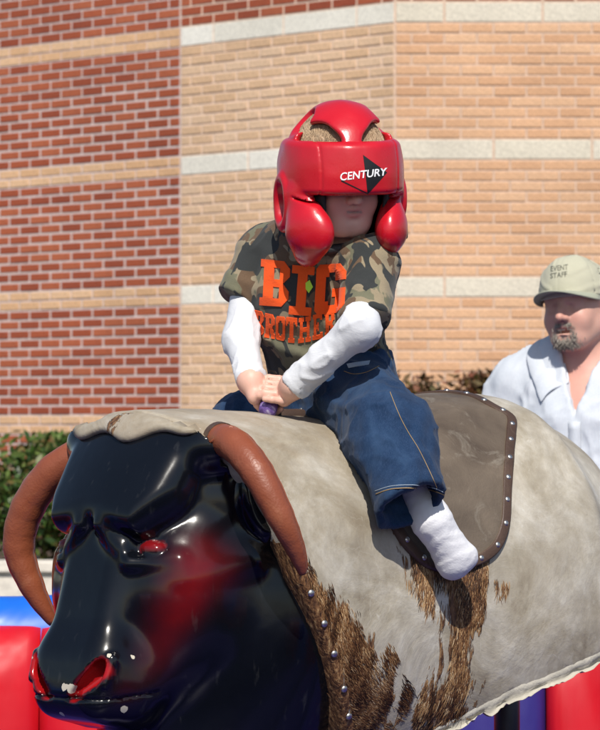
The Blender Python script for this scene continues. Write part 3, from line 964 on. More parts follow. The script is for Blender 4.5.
# re-seat the inner edge on the curved trunk
def seat(X, h):
    X = X.astype(np.float32)
    for _ in range(4):
        g = grad(sd_body,X,.002); g /= np.linalg.norm(g,axis=1,keepdims=True); X = X-g*(sd_body(X)-h)[:,None]
    return X
sv = seat(sv, np.repeat([b for a,b in prof], n).astype(np.float32))
sF = [(r*n+k, r*n+(k+1)%n, (r+1)*n+(k+1)%n, (r+1)*n+k) for r in range(k6-1) for k in range(n)]
edg = obj('saddle_edging', B2W(sv), sF, M['saddle_edge'], sad)
mid = seat(A3+inw*.0070, np.full(n,.0094,np.float32)); seg = np.linalg.norm(np.roll(mid,-1,0)-mid,axis=1); cum = np.concatenate([[0],np.cumsum(seg)])
stud_me = None
def stud(p, nv, r, parent, name='stud'):
    b = MB(); b.dome((0,0,0), r, nv, .55); o = b.build(name, M['steel'], None, smooth=True); o.parent = parent; o.location = p-worigin(parent); return o
RB = np.array([[-S2,S2,0],[-S2,-S2,0],[0,0,1]])
for dd in np.arange(.02, cum[-1], .046):
    i = min(np.searchsorted(cum, dd)-1, n-1); p = mid[i]+(mid[(i+1)%n]-mid[i])*((dd-cum[i])/max(seg[i],1e-6))
    if p[1] > -.02: stud(B2W(p), RB@gA[i], .0052, edg)
# --- studs along the neck edge
for px, py in ((304,592),(318,623),(329,653),(338,688),(345,716),(349,742)):
    b = pix_to_body([px],[py])[0:1]
    b[0,0] = min(b[0,0], float(neck_edge(b[0,2]))-.012)
    b = seat(b, np.array([.0],np.float32)); g = grad(sd_body,b,.004)[0]; stud(B2W(b)[0], RB@nrm(g), .0062, body_o)
# --- chipped fibreglass rim round the bottom
na = 260; rv = []
prf = [(-.006,-.003),(.003,-.005),(.0045,.002),(.003,.009),(.0015,.016),(-.006,.021)]
for k in range(na+1):
    a = math.radians(-152)+math.radians(304)*k/na
    dirv = -np.array([math.cos(a), math.sin(a), 0.0])*np.array([1,-1,1])
    rv.append(dirv)
D = np.array(rv, np.float32); o0 = np.array([-.25,0,0],np.float32)
t = np.full(len(D), .05, np.float32)
def rp(t): 
    p = o0+D*t[:,None]; p[:,2] = rim_z(p[:,0],0)+.012; return p
for _ in range(80): t = t+sd_barrel(rp(t))*.7
base = rp(t); rr = np.random.default_rng(4)
jag = np.convolve(rr.normal(size=na+1+8), np.ones(3)/3, 'same')[4:-4]
jag2 = np.convolve(rr.normal(size=na+1+24), np.ones(9)/9, 'same')[12:-12]*1.6
Rv = []
for j,(a_,z_) in enumerate(prf):
    q = base+D*a_; q[:,2] += z_-.012 + (jag2*.004 if j>=3 else jag*.005) 
    if j>=3:
        q2 = seat(q, np.full(len(q), [0,0,0,.0035,.0015,-.004][j],np.float32)); q = q2
    Rv.append(q)
Rv = np.concatenate(Rv); m_ = na+1
rF = [(r*m_+k, r*m_+k+1, (r+1)*m_+k+1, (r+1)*m_+k) for r in range(len(prf)-1) for k in range(na)]
obj('body_rim', B2W(Rv), rF, M['rim'], bull)
# --- stand
st = MB(); 
st.tube([B2W((-.455,0,1.10)),B2W((-.455,0,.62))], .024, 16); st.build('post', M['dark_steel'], bull, smooth=True)
st = MB(); st.tube([B2W((.12,0,1.05)),B2W((.12,0,.62))], .028, 16); st.build('post', M['dark_steel'], bull, smooth=True)
st = MB(); st.box(B2W((-.16,0,.57)), (.40,.24,.07), RB@np.eye(3), bev=.02); st.build('motor_box', M['dark_steel'], bull)
st = MB(); st.tube([B2W((-.09,0,.5)),B2W((-.09,0,.30))], [.16,.26], 24); st.build('pedestal', M['vinyl_blue'], bull, smooth=True)
# ------------------------------------------------------------------ the child
SH = 5.0
kid = empty('person', (OB[0], OB[1], 1.42), 'small child in red padded headgear and camouflage shirt riding the bull', 'person')
YAW = math.radians(26)
KF = np.array([-math.sin(YAW), -math.cos(YAW), 0]); KX = np.array([math.cos(YAW), -math.sin(YAW), 0]); KZ = np.array([0,0,1.])
J = dict(
    pelvis=W(338,388,5.26), waist=W(325,348,5.24), chest=W(314,290,5.20), top=W(322,252,5.18),
    shR=W(266,254,5.25), elR=W(241,338,5.19), wrR=W(251,381,5.115),
    shL=W(368,262,5.10), elL=W(360,328,5.00), wrL=W(294,385,5.065),
    hipL=W(352,392,5.18), knL=W(391,436,5.015), cuL=W(411,505,4.925), anL=W(431,520,4.985), toL=W(459,563,5.01))
J['knR'] = B2W((.00,-.225,1.385)); J['cuR'] = B2W((.03,-.335,1.24)); J['anR'] = B2W((.03,-.33,1.20)); J['toR'] = B2W((.08,-.35,1.12))
J['hipR'] = W(322,398,5.30)

def sd_torso(P, g=0.0):
    d = econe(P, J['pelvis'], J['waist'], .098+g, .100+g, KF, 1.22)
    d = smin(d, econe(P, J['waist'], J['chest'], .100+g, .112+g, KF, 1.32), .03)
    d = smin(d, econe(P, J['chest'], J['top'], .112+g, .082+g, KF, 1.40), .03)
    yk = cone(P, J['shR'], W(326,242,5.175), .046+g, .055+g)
    yk = smin(yk, cone(P, J['shL'], W(326,242,5.175), .046+g, .055+g), .02)
    return smin(d, yk, .035)
def fold(P, a, dirv, freq, amp, ph=0):
    """cloth folds: wandering ridges across dirv"""
    w = vnoise(P, 14., 9)*1.3
    s = np.sin((P @ np.asarray(nrm(dirv), np.float32))*freq + w + ph)
    return amp*np.where(s > 0, s*s, 0)
def crease(P, axis, scale, stretch, amp, seed=0):
    """narrow raised wrinkles drawn out along an axis"""
    a = np.asarray(nrm(axis), np.float32); q = P - (P@a)[:,None]*a*(1-1/stretch)
    q = q + .012*np.stack([vnoise(P,30.,seed+1), vnoise(P,30.,seed+2), vnoise(P,30.,seed+3)],1)
    n = 1-np.abs(vnoise(q.astype(np.float32), scale, seed))
    return amp*n**5
slR_end = W(238,300,5.225); slL_end = W(364,322,5.03)
def sd_shirt(P):
    d = sd_torso(P)
    sr = cone(P, J['shR'], slR_end, .043, .041)
    sl = cone(P, J['shL'], slL_end, .046, .045)
    ax = nrm(slR_end-J['shR']); sr = smax(sr, (P-slR_end.astype(np.float32))@ax.astype(np.float32), .006)
    ax = nrm(slL_end-J['shL']+np.array([0.02,0,0])); sl = smax(sl, (P-slL_end.astype(np.float32))@ax.astype(np.float32), .006)
    d = smin(smin(d, sr, .022), sl, .022)
    # neck hole, hem
    nkd = cone(P, W(330,250,5.165), W(345,215,5.10), .040, .056)
    d = smax(d, -nkd, .008)
    hem = W(330,375,5.2)[2] + .012*np.sin(P[:,0]*38)
    d = smax(d, hem - P[:,2], .010)
    low = np.clip((W(0,320,5.2)[2]-P[:,2])/.05, 0, 1)
    d = d - fold(P, 0, (.45,.1,.9), 95., .0060)*(.35+low) - fold(P, 0, (.9,.2,-.5), 62., .0030, 1.) - crease(P,(.75,-.3,.55),30.,3.,.0045,31)*(.4+.6*low) - .002*vnoise(P, 22., 4)
    return d*.85
def sd_sleeves(P):
    r = chain(P, [J['shR']*.4+slR_end*.6, J['elR'], J['wrR']], [.029,.0285,.0240], .02)
    wr = np.asarray(J['wrR'], np.float32); ax = nrm(J['wrR']-J['elR']).astype(np.float32)
    r = smax(r, (P-wr)@ax, .005)
    l = chain(P, [J['shL']*.4+slL_end*.6, J['elL'], J['wrL']], [.031,.0290,.0245], .02)
    wl = np.asarray(J['wrL'], np.float32); ax2 = nrm(J['wrL']-J['elL']).astype(np.float32)
    l = smax(l, (P-wl)@ax2, .005)
    cav = np.minimum(cone(P, J['wrR']-ax*.02, J['wrR']+ax*.03, .0170, .0195), cone(P, J['wrL']-ax2*.02, J['wrL']+ax2*.03, .0175, .0205))
    d = smax(np.minimum(r, l), -cav, .003)
    ca = (J['wrL']-J['elL']); isL = P[:,0] > .0
    c1 = crease(P, nrm(ca)+np.array([-.1,0,.55]), 27., 3.4, .0042, 11); c2 = crease(P, np.array([.45,.1,.9]), 27., 3.2, .0036, 17)
    rib = np.minimum(np.abs((P-wr)@ax+.006), np.abs((P-wl)@ax2+.006))
    d = d - np.where(isL, c1, c2) - crease(P,(.6,.1,-.5),48.,2.5,.0010,23) - .0010*(rib < .006) - .0006*vnoise(P, 26., 4)
    return d*.85
def sd_jeans(P):
    pv = econe(P, J['pelvis']+KZ*.022, J['pelvis']-KZ*.02, .103, .112, KF, 1.12)
    l = chain(P, [J['hipL'], J['knL'], J['cuL']], [.074,.0640,.0590], .045)
    ax = nrm(J['cuL']-J['knL']).astype(np.float32); cu = np.asarray(J['cuL'], np.float32)
    cn = np.asarray(nrm((.40,-.55,-.74)), np.float32); ax = nrm(J['cuL']-J['knL']).astype(np.float32)
    l = smax(l, (P-cu)@cn, .004)
    l = smax(l, -cone(P, J['cuL']-ax*.028, J['cuL']+ax*.06, .0490, .0555), .003)
    r = chain(P, [J['hipR'], J['knR'], J['cuR']], [.070,.060,.058], .045)
    axr = nrm(J['cuR']-J['knR']).astype(np.float32); cr = np.asarray(J['cuR'], np.float32)
    r = smax(r, (P-cr)@axr, .006)
    d = smin(smin(pv, l, .04), r, .05)
    top = W(330,351,5.2)[2] - .10*((P-J['pelvis'].astype(np.float32))@KF.astype(np.float32))
    d = smax(d, P[:,2]-top, .006)
    hip = 1.5*np.exp(-((P-np.asarray(J['hipL']+KF*.05,np.float32))**2).sum(1)/.009)
    kn = np.exp(-((P-np.asarray(J['knL'],np.float32))**2).sum(1)/.006)
    d = d - fold(P, 0, (.55,.35,.75), 85., .010)*(hip+.8*kn) - fold(P, 0, (.9,.1,-.35), 70., .0040, .7) - crease(P,(.75,-.45,.25),26.,3.2,.0060,41)*(.35+hip+kn) - crease(P,(.2,-.4,-.8),34.,3.,.0026,47) - .0025*vnoise(P, 20., 4)
    hemb = np.abs((P-cu)@cn + .0085) - .0085
    d = d - .0016*(hemb < 0)*(np.abs(l) < .03)
    return d*.85

# head frame: turned a little to the camera's right and bowed
HYAW, HP = math.radians(20), math.radians(8)
def frame(yaw, pitch, roll=0.0):
    ey = np.array([math.sin(yaw)*math.cos(pitch), -math.cos(yaw)*math.cos(pitch), -math.sin(pitch)])
    ez = np.array([math.sin(yaw)*math.sin(pitch), -math.cos(yaw)*math.sin(pitch), math.cos(pitch)])
    ex = np.cross(ez, ey)
    c, s = math.cos(roll), math.sin(roll)
    ex, ez = ex*c + ez*s, ez*c - ex*s
    return np.stack([ex, ey, ez], 1)
HR = frame(HYAW, HP, math.radians(3)); HC = W(341,176,5.10)
def H2W(q): return HC + np.asarray(q, float) @ HR.T
def W2H(P): return loc(P, HC, HR)

def sd_face(q, s=1.0, mouth_open=0.0, child=False):
    """a head in its own frame (x side, y forward, z up, eyes at z=.012); s scales it"""
    q = q / s; x = np.abs(q[:,0]); Q = q.copy(); Q[:,0] = x
    d = ell(Q, (0,-.008,.048), (.077,.094,.092))
    d = smin(d, ell(Q, (0,.030,-.012), (.062,.060,.062)), .035)
    d = smin(d, ell(Q, (0,.052,-.062), (.036,.032,.032)), .03)              # chin and jaw
    d = smin(d, cone(Q, (.052,.0,-.035), (.024,.052,-.068), .024, .022), .03)
    d = smin(d, ell(Q, (.036,.062,-.022), (.024,.022,.026)), .02)            # cheek
    d = smin(d, cone(Q, (.010,.084,.030), (.044,.070,.032), .010, .009), .016)  # brow
    d = smax(d, -ell(Q, (.031,.098,.012), (.019,.020,.012)), .014)           # socket
    d = smin(d, ell(Q, (.031,.070,.012), (.0135,.0135,.0125)), .003)          # eye ball
    d = smin(d, cone(Q, (.018,.087,.021), (.044,.078,.019), .0045, .0035), .004)
    d = smin(d, chain(Q, [(0,.085,.026),(0,.098,.0),(0,.108,-.016)], [.007,.0085,.0105], .008), .010)
    d = smin(d, ell(Q, (.011,.096,-.019), (.008,.010,.008)), .007)           # nostril wings
    d = smax(d, -ell(Q, (.0055,.102,-.0275), (.0032,.0045,.004)), .003)
    zl = -.043
    d = smin(d, econe(Q, (0,.0885,zl+.005), (.019,.081,zl+.001), .0055, .0025, (0,1,0), 1.0), .006)
    lo = zl - .005 - mouth_open
    d = smin(d, econe(Q, (0,.0875,lo), (.017,.081,lo+.003), .0065, .0030, (0,1,0), 1.0), .006)
    if child: d = smax(d, -ell(Q, (0,.0965,zl-.0005), (.019,.010,.0032)), .004)
    else: d = smax(d, -rbox(Q, (0,.092,(zl+lo)/2), (.020,.022,.0009+mouth_open*.5), .0008+mouth_open*.4), .003)
    d = smax(d, -ell(Q, (0,.094,-.060-mouth_open*.6), (.016,.010,.005)), .008)
    ear = ell(Q, (.080,-.012,.004), (.010,.021,.032)); ear = smax(ear, -ell(Q, (.088,-.008,.006), (.008,.013,.021)), .006)
    d = smin(d, ear, .008)
    return d * s

def hand(P, wrist, knuck, fingers, thumb, r=.0066, k=.0022):
    """palm between wrist and knuckle row, fingers as bent chains"""
    d = None
    for kp in knuck:
        e = cone(P, wrist, kp, .0185, .0125); d = e if d is None else smin(d, e, .014)
    for f in fingers + [thumb]:
        rr = np.linspace(r*1.08, r*.82, len(f)); d = smin(d, chain(P, f, list(rr), .002), k)
    return d
# handle the child grips
HA = nrm(np.array([-.16,-.78,-.58])); HO = W(271.5,397,5.115)
hside = nrm(np.cross(HA, [0,0,1])); hup = np.cross(hside, HA)       # hside: to the camera's left / hup: up
if hside[0] > 0: hside = -hside; 
hup = hup if hup[2] > 0 else -hup
def ring(a, r, along): return HO + HA*along + (math.cos(a)*(-hside)+math.sin(a)*hup)*r
def arc(a0, a1, along, r, n=4): return [ring(math.radians(a0+(a1-a0)*i/(n-1)), r, along) for i in range(n)]
def sd_kidbody(P):
    d = near(P, HC, .19, lambda X: sd_face(W2H(X)+np.array([.002,.004,.022],np.float32), .81, .0, True))
    d = smin(d, cone(P, H2W((0,-.015,-.03)), J['top']+KZ*.02, .043, .046), .03)
    d = smin(d, sd_torso(P, -.016), .03)
    d = smin(d, chain(P, [J['shR'],J['elR'],J['wrR']], [.028,.023,.0165], .02), .02)
    d = smin(d, chain(P, [J['shL'],J['elL'],J['wrL']], [.029,.024,.0170], .02), .02)
    d = smin(d, chain(P, [J['hipL'],J['knL'],J['anL']], [.062,.042,.019], .03), .03)
    d = smin(d, chain(P, [J['hipR'],J['knR'],J['anR']], [.064,.050,.030], .03), .03)
    d = smin(d, cone(P, J['anL'], J['toL'], .026, .018), .02)
    d = smin(d, cone(P, J['anR'], J['toR'], .026, .018), .02)
    R_ = .0215
    def hands(P):
        kR = [ring(math.radians(150), R_+.006, a) for a in (.020,.006,-.008,-.022)]
        fR = [[kR[i]] + arc(185, 330, a, R_, 4) for i, a in enumerate((.020,.006,-.008,-.022))]
        tR = [J['wrR'] + (kR[0]-J['wrR'])*.45, ring(math.radians(120), R_+.004, .026), ring(math.radians(78), R_, .030)]
        a_ = hand(P, J['wrR'], kR, fR, tR)
        fa = (.024,.0095,-.005,-.0195)
        kL = [ring(math.radians(24), R_+.008, a) for a in fa]
        fL = [[kL[i]] + [ring(math.radians(aa), R_+.0055, a+.002*(aa-60)/100) for aa in (60, 100, 136, 158-6*i)] for i, a in enumerate(fa)]
        tL = [J['wrL'] + (kL[0]-J['wrL'])*.40, ring(math.radians(34), R_+.010, .036), ring(math.radians(66), R_+.006, .042), ring(math.radians(92), R_+.004, .041)]
        return smin(a_, hand(P, J['wrL'], kL, fL, tL), .003)
    d = smin(d, near(P, HO, .095, hands), .008)
    return d*.9

# helmet
def sd_headgear(q):
    Q = q.copy(); Q[:,0] = np.abs(q[:,0]); x, y, z = Q[:,0], Q[:,1], Q[:,2]
    # padded band: a soft box in (radius, height)
    rho = np.sqrt((x/.1055)**2 + ((y+.004)/.123)**2)
    dr = (rho-1)*.112
    tz = np.clip((z-.0)/.063, -2, 1.3)
    dr = dr + .010*np.maximum(tz,0)**2 + .004*np.minimum(tz,0)**2*(y < .0)
    zl = -.026 - .066/(1+np.exp((y-.026)/.007))
    zc = (zl+.063)/2; zh = (.063-zl)/2
    bx = np.maximum(np.abs(dr+.0115)-.0015, 0); bz = np.maximum(np.abs(z-zc)-(zh-.0105), 0)
    band = np.sqrt(bx*bx+bz*bz) - .0105
    seam = np.exp(-((x-.068)/.0016)**2)*(y > 0)
    band = band + .0018*seam
    # crown straps
    ca, sa = math.cos(.16), math.sin(.16); Q = np.stack([np.abs(q[:,0]*ca+q[:,1]*sa), q[:,1]*ca-q[:,0]*sa, q[:,2]], 1)
    o2 = ell(Q, (0,-.004,.026), (.0940,.111,.1030)); i2 = ell(Q, (0,-.004,.022), (.081,.098,.0935))
    crown = smax(smax(o2, -i2, .007), .040-z, .004)
    win = ell(Q, (.060,.072,.064), (.036,.060,.0345))
    win = smin(win, ell(Q, (.030,.085,.058), (.014,.05,.020)), .012)
    crown = smax(crown, -win, .007)
    crown = smax(crown, -ell(Q, (.070,-.006,.092), (.036,.038,.0155), rot(0,math.radians(32),0)), .006)
    crown = smax(crown, -ell(Q, (.0,-.030,.120), (.018,.022,.03)), .006)
    d = np.minimum(band, crown)
    Q = q.copy(); rt = (q[:,0] > 0)*1.0; Q[:,0] = np.abs(q[:,0]) + .009*rt
    # cheek pads: flattened, flaring towards the mouth
    nx = (.90,.44,0)
    pad = econe(Q, (.090,.030,-.030), (.080,.056,-.078), .028, .036, nx, 1.70)
    pad = smin(pad, econe(Q, (.080,.058,-.080), (.070,.072,-.090), .034, .031, nx, 1.6), .02)
    pad = smin(pad, econe(Q, (.078,.052,-.095), (.075,.040,-.124), .033, .025, nx, 1.4), .04)
    d = smin(d, pad + .0035*rt, .008)
    d = smax(d, -ell(Q, (.118,-.004,-.042), (.028,.022,.034)), .006)
    er = np.sqrt((np.sqrt(((y+.004)/.72)**2+((z+.042)/1.10)**2)-.037)**2 + (x-.1000)**2) - .0112
    d = smin(d, er*.85, .004)
    d = smax(d, -(np.abs(z + .034 + .25*(y-.05)) + np.maximum(0, .04-np.maximum(0,y))*1.0 - .0016), .003)
    return d - .0008*vnoise(Q, 40., 3)

def m_camo():
    t = NT('camouflage cotton')
    def L(scale, thr, seed, vecs=(1,1,.75)):
        mp = t.n('Mapping'); tc = t.n('TexCoord'); t.l(tc.outputs['Object'], mp.inputs['Vector'])
        mp.inputs['Location'].default_value = (seed, seed*1.7, seed*.6); mp.inputs['Scale'].default_value = vecs
        mp.inputs['Rotation'].default_value = (0, .4, 0)
        f = t.noise(scale, 2.2, mp.outputs[0], rough=0.5, dist=0.9)
        return t.ramp(f, [(thr-.008, (0,)*3), (thr+.008, (1,)*3)])
    c = t.mix(L(21, .50, 3.1), (0.27,0.22,0.145), (0.125,0.080,0.050))
    c = t.mix(L(19, .57, 7.7), c, (0.15,0.145,0.095))
    c = t.mix(L(23, .545, 12.3), c, (0.035,0.038,0.038))
    c = t.mix(1.0, c, t.ramp(t.noise(900, 2), [(0.3,(0.85,)*3),(0.7,(1.08,)*3)]), 'MULTIPLY')
    t.col(c); t.set(Roughness=0.92, Specular_IOR_Level=0.15, Sheen_Weight=0.15); t.bump(t.noise(420, 3), 0.25, 0.001); return t.m
def m_denim():
    t = NT('denim')
    wv = t.noise(700, 2, t.coords((1,1,.25), (0.2,0.5,0.8)))
    c = t.ramp(t.noise(13, 7, t.coords((1,1,.5)), rough=.62, dist=0.8), [(0.25,(0.006,0.017,0.046)), (0.5,(0.011,0.031,0.077)), (0.78,(0.030,0.066,0.135))])
    c = t.mix(t.ramp(wv,[(0.45,(0,)*3),(0.75,(.5,)*3)]), c, (0.036,0.066,0.135))
    c = t.mix(t.ramp(t.noise(55, 6, t.coords((1,1,.4)), rough=.7), [(0.5,(0,)*3),(0.8,(0.4,)*3)]), c, (0.038,0.072,0.15))
    t.col(c); t.set(Roughness=0.9, Specular_IOR_Level=0.15, Sheen_Weight=0.08)
    t.bump(wv, 0.2, 0.001); t.bump(t.noise(70, 5), 0.25, 0.003); return t.m
def m_cloth(name, c, bump=.25, sc=500):
    t = NT(name); t.col(t.ramp(t.noise(18, 5), [(0.3,[x*.93 for x in c]),(0.7,c)]))
    t.set(Roughness=0.95, Specular_IOR_Level=0.15, Sheen_Weight=0.1); t.bump(t.noise(sc, 3), bump, 0.001); t.bump(t.noise(28, 5, t.coords((1,1,1.6),(.5,.3,0)), dist=1.2), .22, .005); return t.m
def m_skin(name, c, red, extra=None):
    t = NT(name)
    col = t.ramp(t.noise(30, 6), [(0.3, c), (0.7, [min(1,x*1.12) for x in c])])
    col = t.mix(t.math('MULTIPLY', t.attr('flush'), .75), col, red)
    col = t.mix(t.math('MULTIPLY', t.attr('stub_or_crease'), t.ramp(t.noise(260, 3), [(0.3,(.5,)*3),(0.6,(1,)*3)])), col, (0.24,0.20,0.17))
    t.col(col); t.set(Roughness=0.48, Specular_IOR_Level=0.4, Subsurface_Weight=0.12, Subsurface_Radius=(0.012,0.005,0.003), Subsurface_Scale=0.6)
    t.bump(t.noise(350, 3), .12, .0006); return t.m
def m_helmet():
    t = NT('red padded vinyl')
    c = t.ramp(t.noise(12, 5), [(0.3,(0.46,0.006,0.014)),(0.7,(0.54,0.009,0.020))])
    t.col(c); t.set(Roughness=t.ramp(t.noise(22,6), [(0.3,(0.24,)*3),(0.7,(0.36,)*3)]), Specular_IOR_Level=0.55, Coat_Weight=0.15, Coat_Roughness=0.15)
    v = t.n('TexVoronoi'); v.inputs['Scale'].default_value = 420; t.l(t.coords(), v.inputs['Vector'])
    t.bump(v.outputs['Distance'], .06, .0008); t.bump(t.noise(26, 4), .22, .004); return t.m
M['camo'] = m_camo(); M['denim'] = m_denim(); M['white_cotton'] = m_cloth('white cotton', (0.66,0.67,0.70))
M['sock'] = m_cloth('white sock', (0.70,0.70,0.73), .5, 260)
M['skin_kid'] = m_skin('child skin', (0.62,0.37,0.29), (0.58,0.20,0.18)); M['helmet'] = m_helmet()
M['orange'] = m_cloth('orange felt', (0.86,0.10,0.016), .5, 300)
M['lime'] = simple('lime print', (0.45,0.75,0.05), .7)
M['black_strap'] = simple('black webbing', (0.012,0.012,0.014), .6, .2, bump=.3)
M['decal_black'] = simple('black print', (0.010,0.010,0.012), .35)
M['decal_white'] = simple('white print', (0.85,0.85,0.86), .4, .04)
M['hair_blond'] = m_leather('blond hair', (0.40,0.275,0.165), (0.58,0.43,0.28), (0.68,0.55,0.40), .5)
M['thread'] = simple('tan thread', (0.33,0.22,0.10), .8); M['thread_pale'] = simple('pale thread', (0.35,0.42,0.50), .8)
t = NT('purple grip tape'); t.col(t.ramp(t.noise(70, 4, dist=.8), [(0.38,(0.07,0.035,0.16)),(0.55,(0.16,0.09,0.32)),(0.68,(0.42,0.36,0.55))])); t.set(Roughness=.6); M['purple'] = t.m

bb = lambda c, r: (np.asarray(c)-r, np.asarray(c)+r)
V, F = mesh_sdf(sd_kidbody, (-.27,4.80,1.06), (.36,5.72,1.93), .0030)
ql = (W2H(V.astype(np.float32))+np.array([.002,.006,.022],np.float32))/.80; fl = np.exp(-((np.abs(ql[:,0])-.034)**2+(ql[:,1]-.07)**2+(ql[:,2]+.025)**2)/.0008) + np.exp(-(ql[:,0]**2/.0003+(ql[:,1]-.088)**2/.0004+(ql[:,2]+.0455)**2/.00009))*2.2
hd = np.linalg.norm(V-HO, axis=1); fl = np.maximum(fl, .35*np.exp(-(hd/.05)**4)*(.5+.5*vnoise(V.astype(np.float32),60.,1)))
obj('body', V, F, M['skin_kid'], kid, attrs={'flush': np.clip(fl,0,1), 'stub_or_crease': np.clip(.95*np.exp(-((ql[:,2]+.0435)/.0028)**2)*(np.abs(ql[:,0])<.0175)*(ql[:,1]>.06),0,1)})  # second mask paints the shade between the closed lips as a dark line
V, F = mesh_sdf(sd_shirt, (-.20,4.92,1.42), (.22,5.42,1.78), .0042); shirt_o = obj('shirt', V, F, M['camo'], kid)
V, F = mesh_sdf(sd_sleeves, (-.20,4.90,1.40), (.22,5.36,1.72), .0038); obj('undershirt_sleeves', V, F, M['white_cotton'], kid)
V, F = mesh_sdf(sd_jeans, (-.30,4.84,1.16), (.32,5.75,1.56), .0045); jean_o = obj('jeans', V, F, M['denim'], kid)
def sd_sock(P, an, to, kn, side):
    ax = nrm(kn-an); f = nrm(to-an)
    d = cone(P, an+ax*.115, an, .0290, .0275)
    d = smin(d, chain(P, [an-ax*.002, an+(to-an)*.55, to-f*.014], [.0270,.0262,.0235], .02), .03)
    d = smin(d, cone(P, to-side*.013, to+side*.014+f*-.006, .0200, .0185), .03)
    d = d - crease(P, side, 40., 2.5, .0009, 51)
    return (d - .0008*vnoise(P, 35., 2) - fold(P,0,ax,190.,.0009) - .0004*vnoise(P, 120., 7))*.9
for an, to, kn, sd_ in ((J['anL'],J['toL'],J['knL'],nrm(W(480,556,5.01)-W(440,572,5.0))), (J['anR'],J['toR'],J['knR'],nrm((-.7,.5,.1)))):
    f = lambda P: sd_sock(P, an, to, kn, sd_)
    c = (an+to)/2; V, F = mesh_sdf(f, c-np.array([.10,.10,.15]), c+np.array([.10,.10,.15]), .0035); obj('sock', V, F, M['sock'], kid)
# headgear
V, F = mesh_sdf(sd_headgear, (-.13,-.15,-.165), (.13,.15,.17), .0027)
hg = obj('headgear', H2W(V), F[:, ::-1], M['helmet'], kid, label='glossy red padded sparring headgear')
def sd_lining(q):
    Q = q.copy(); Q[:,0] = np.abs(q[:,0]); d = np.abs(ell(Q, (0,-.004,-.02), (.080,.096,.110))) - .004
    d = smax(d, .050-Q[:,0], .006); d = smax(d, Q[:,2]+.020, .006); d = smax(d, -.120-Q[:,2], .006); return smax(d, Q[:,1]-.070, .006)
V, F = mesh_sdf(sd_lining, (-.10,-.12,-.14), (.10,.10,.01), .0045); obj('lining', H2W(V), F[:, ::-1], M['black_strap'], hg)
# hair under it
def sd_hair(q):
    d = ell(q, (0,-.008,.026), (.0775,.0945,.0900)); d = smax(d, .0-q[:,2]-.6*np.maximum(.06-q[:,1],0)*0, .01)
    w = q[:,0]*1.0
    return d - .0022*vnoise(q*np.array([3.2,1,1],np.float32), 60., 3) - .0015*vnoise(q*np.array([4,1.5,1],np.float32), 110., 6)
V, F = mesh_sdf(sd_hair, (-.1,-.12,-.02), (.1,.11,.15), .0035)
hair_o = obj('hair', H2W(V), F[:, ::-1], M['hair_blond'], kid)
r = np.random.default_rng(5); ns = 6000
dirs = r.normal(size=(ns,3)); dirs[:,2] = np.abs(dirs[:,2])+.45; dirs /= np.linalg.norm(dirs,axis=1,keepdims=True)
A_ = dirs*np.array([.0775,.0945,.0900])*.995+np.array([0,-.008,.026]); flow = np.stack([dirs[:,0]*.5+r.normal(size=ns)*.12, .8+r.normal(size=ns)*.12, -.5*np.ones(ns)],1)
nn_ = dirs/np.array([.0775,.0945,.0900]); nn_ /= np.linalg.norm(nn_,axis=1,keepdims=True); flow -= nn_*(flow*nn_).sum(1,keepdims=True); flow /= np.linalg.norm(flow,axis=1,keepdims=True)
L_ = (.012+.012*r.random((ns,1))); Bm = A_+flow*L_*.5+nn_*.0022; Ce = A_+flow*L_+nn_*.0005
k_ = A_[:,2] > .060
V, F = strand_mesh(H2W(A_[k_]), H2W(Bm[k_]), H2W(Ce[k_]), .0004, .00015)
nt = 70; b0 = np.stack([r.normal(size=nt)*.007, -.030+r.normal(size=nt)*.007, np.full(nt,.112)],1); d0 = np.stack([r.normal(size=nt)*.5, r.normal(size=nt)*.4, np.ones(nt)],1)*.011
V2, F2 = strand_mesh(H2W(b0), H2W(b0+d0*.6), H2W(b0+d0+np.array([.002,.003,0])), .0006, .0002)
obj('hair_strands', np.concatenate([V,V2]), np.concatenate([F,F2+len(V)]), M['hair_blond'], hair_o, smooth=False, kind='stuff')
# chin strap and buckle
cs = MB(); pts = catmull([H2W(p) for p in [(-.074,.010,-.128),(-.045,.026,-.124),(0,.034,-.120),(.045,.026,-.124),(.072,.012,-.128)]], 6)
cs.tube(pts, .009, 10); cs.build('chin_strap', M['black_strap'], hg, smooth=True)
bk = MB(); bk.box(H2W((.104,.030,-.098)), (.006,.008,.010), bev=.003); bk.build('buckle', M['black_strap'], hg)

# --- flat prints laid onto surfaces
def lay(name, P2, F, f, mat, parent, off=.0015, z0=3.6, thick=True, warn=True):
    P2 = np.array(P2, float); X = cast(f, P2[:,0], P2[:,1], z0, steps=140, w=.7).astype(np.float32)
    g = grad(f, X, .003); g /= np.maximum(np.linalg.norm(g,axis=1,keepdims=True),1e-6)
    hit = np.abs(f(X)) < .004; F = [fc for fc in F if all(hit[i] for i in fc)]
    used = sorted({i for fc in F for i in fc}); mp = {a: b for b, a in enumerate(used)}; F = [tuple(mp[i] for i in fc) for fc in F]; X = X[used]; g = g[used]
    top = X+g*off; bot = X-g*.001; n = len(X)
    ed = {}
    for fc in F:
        for i in range(len(fc)):
            e = (fc[i], fc[(i+1)%len(fc)]); ed[e] = ed.get(e,0)+1
    FF = [tuple(fc) for fc in F]
    for (a,b) in list(ed):
        if (b,a) not in ed: FF.append((b, a, a+n, b+n))
    return obj(name, np.concatenate([top,bot]), FF, mat, parent, smooth=False)
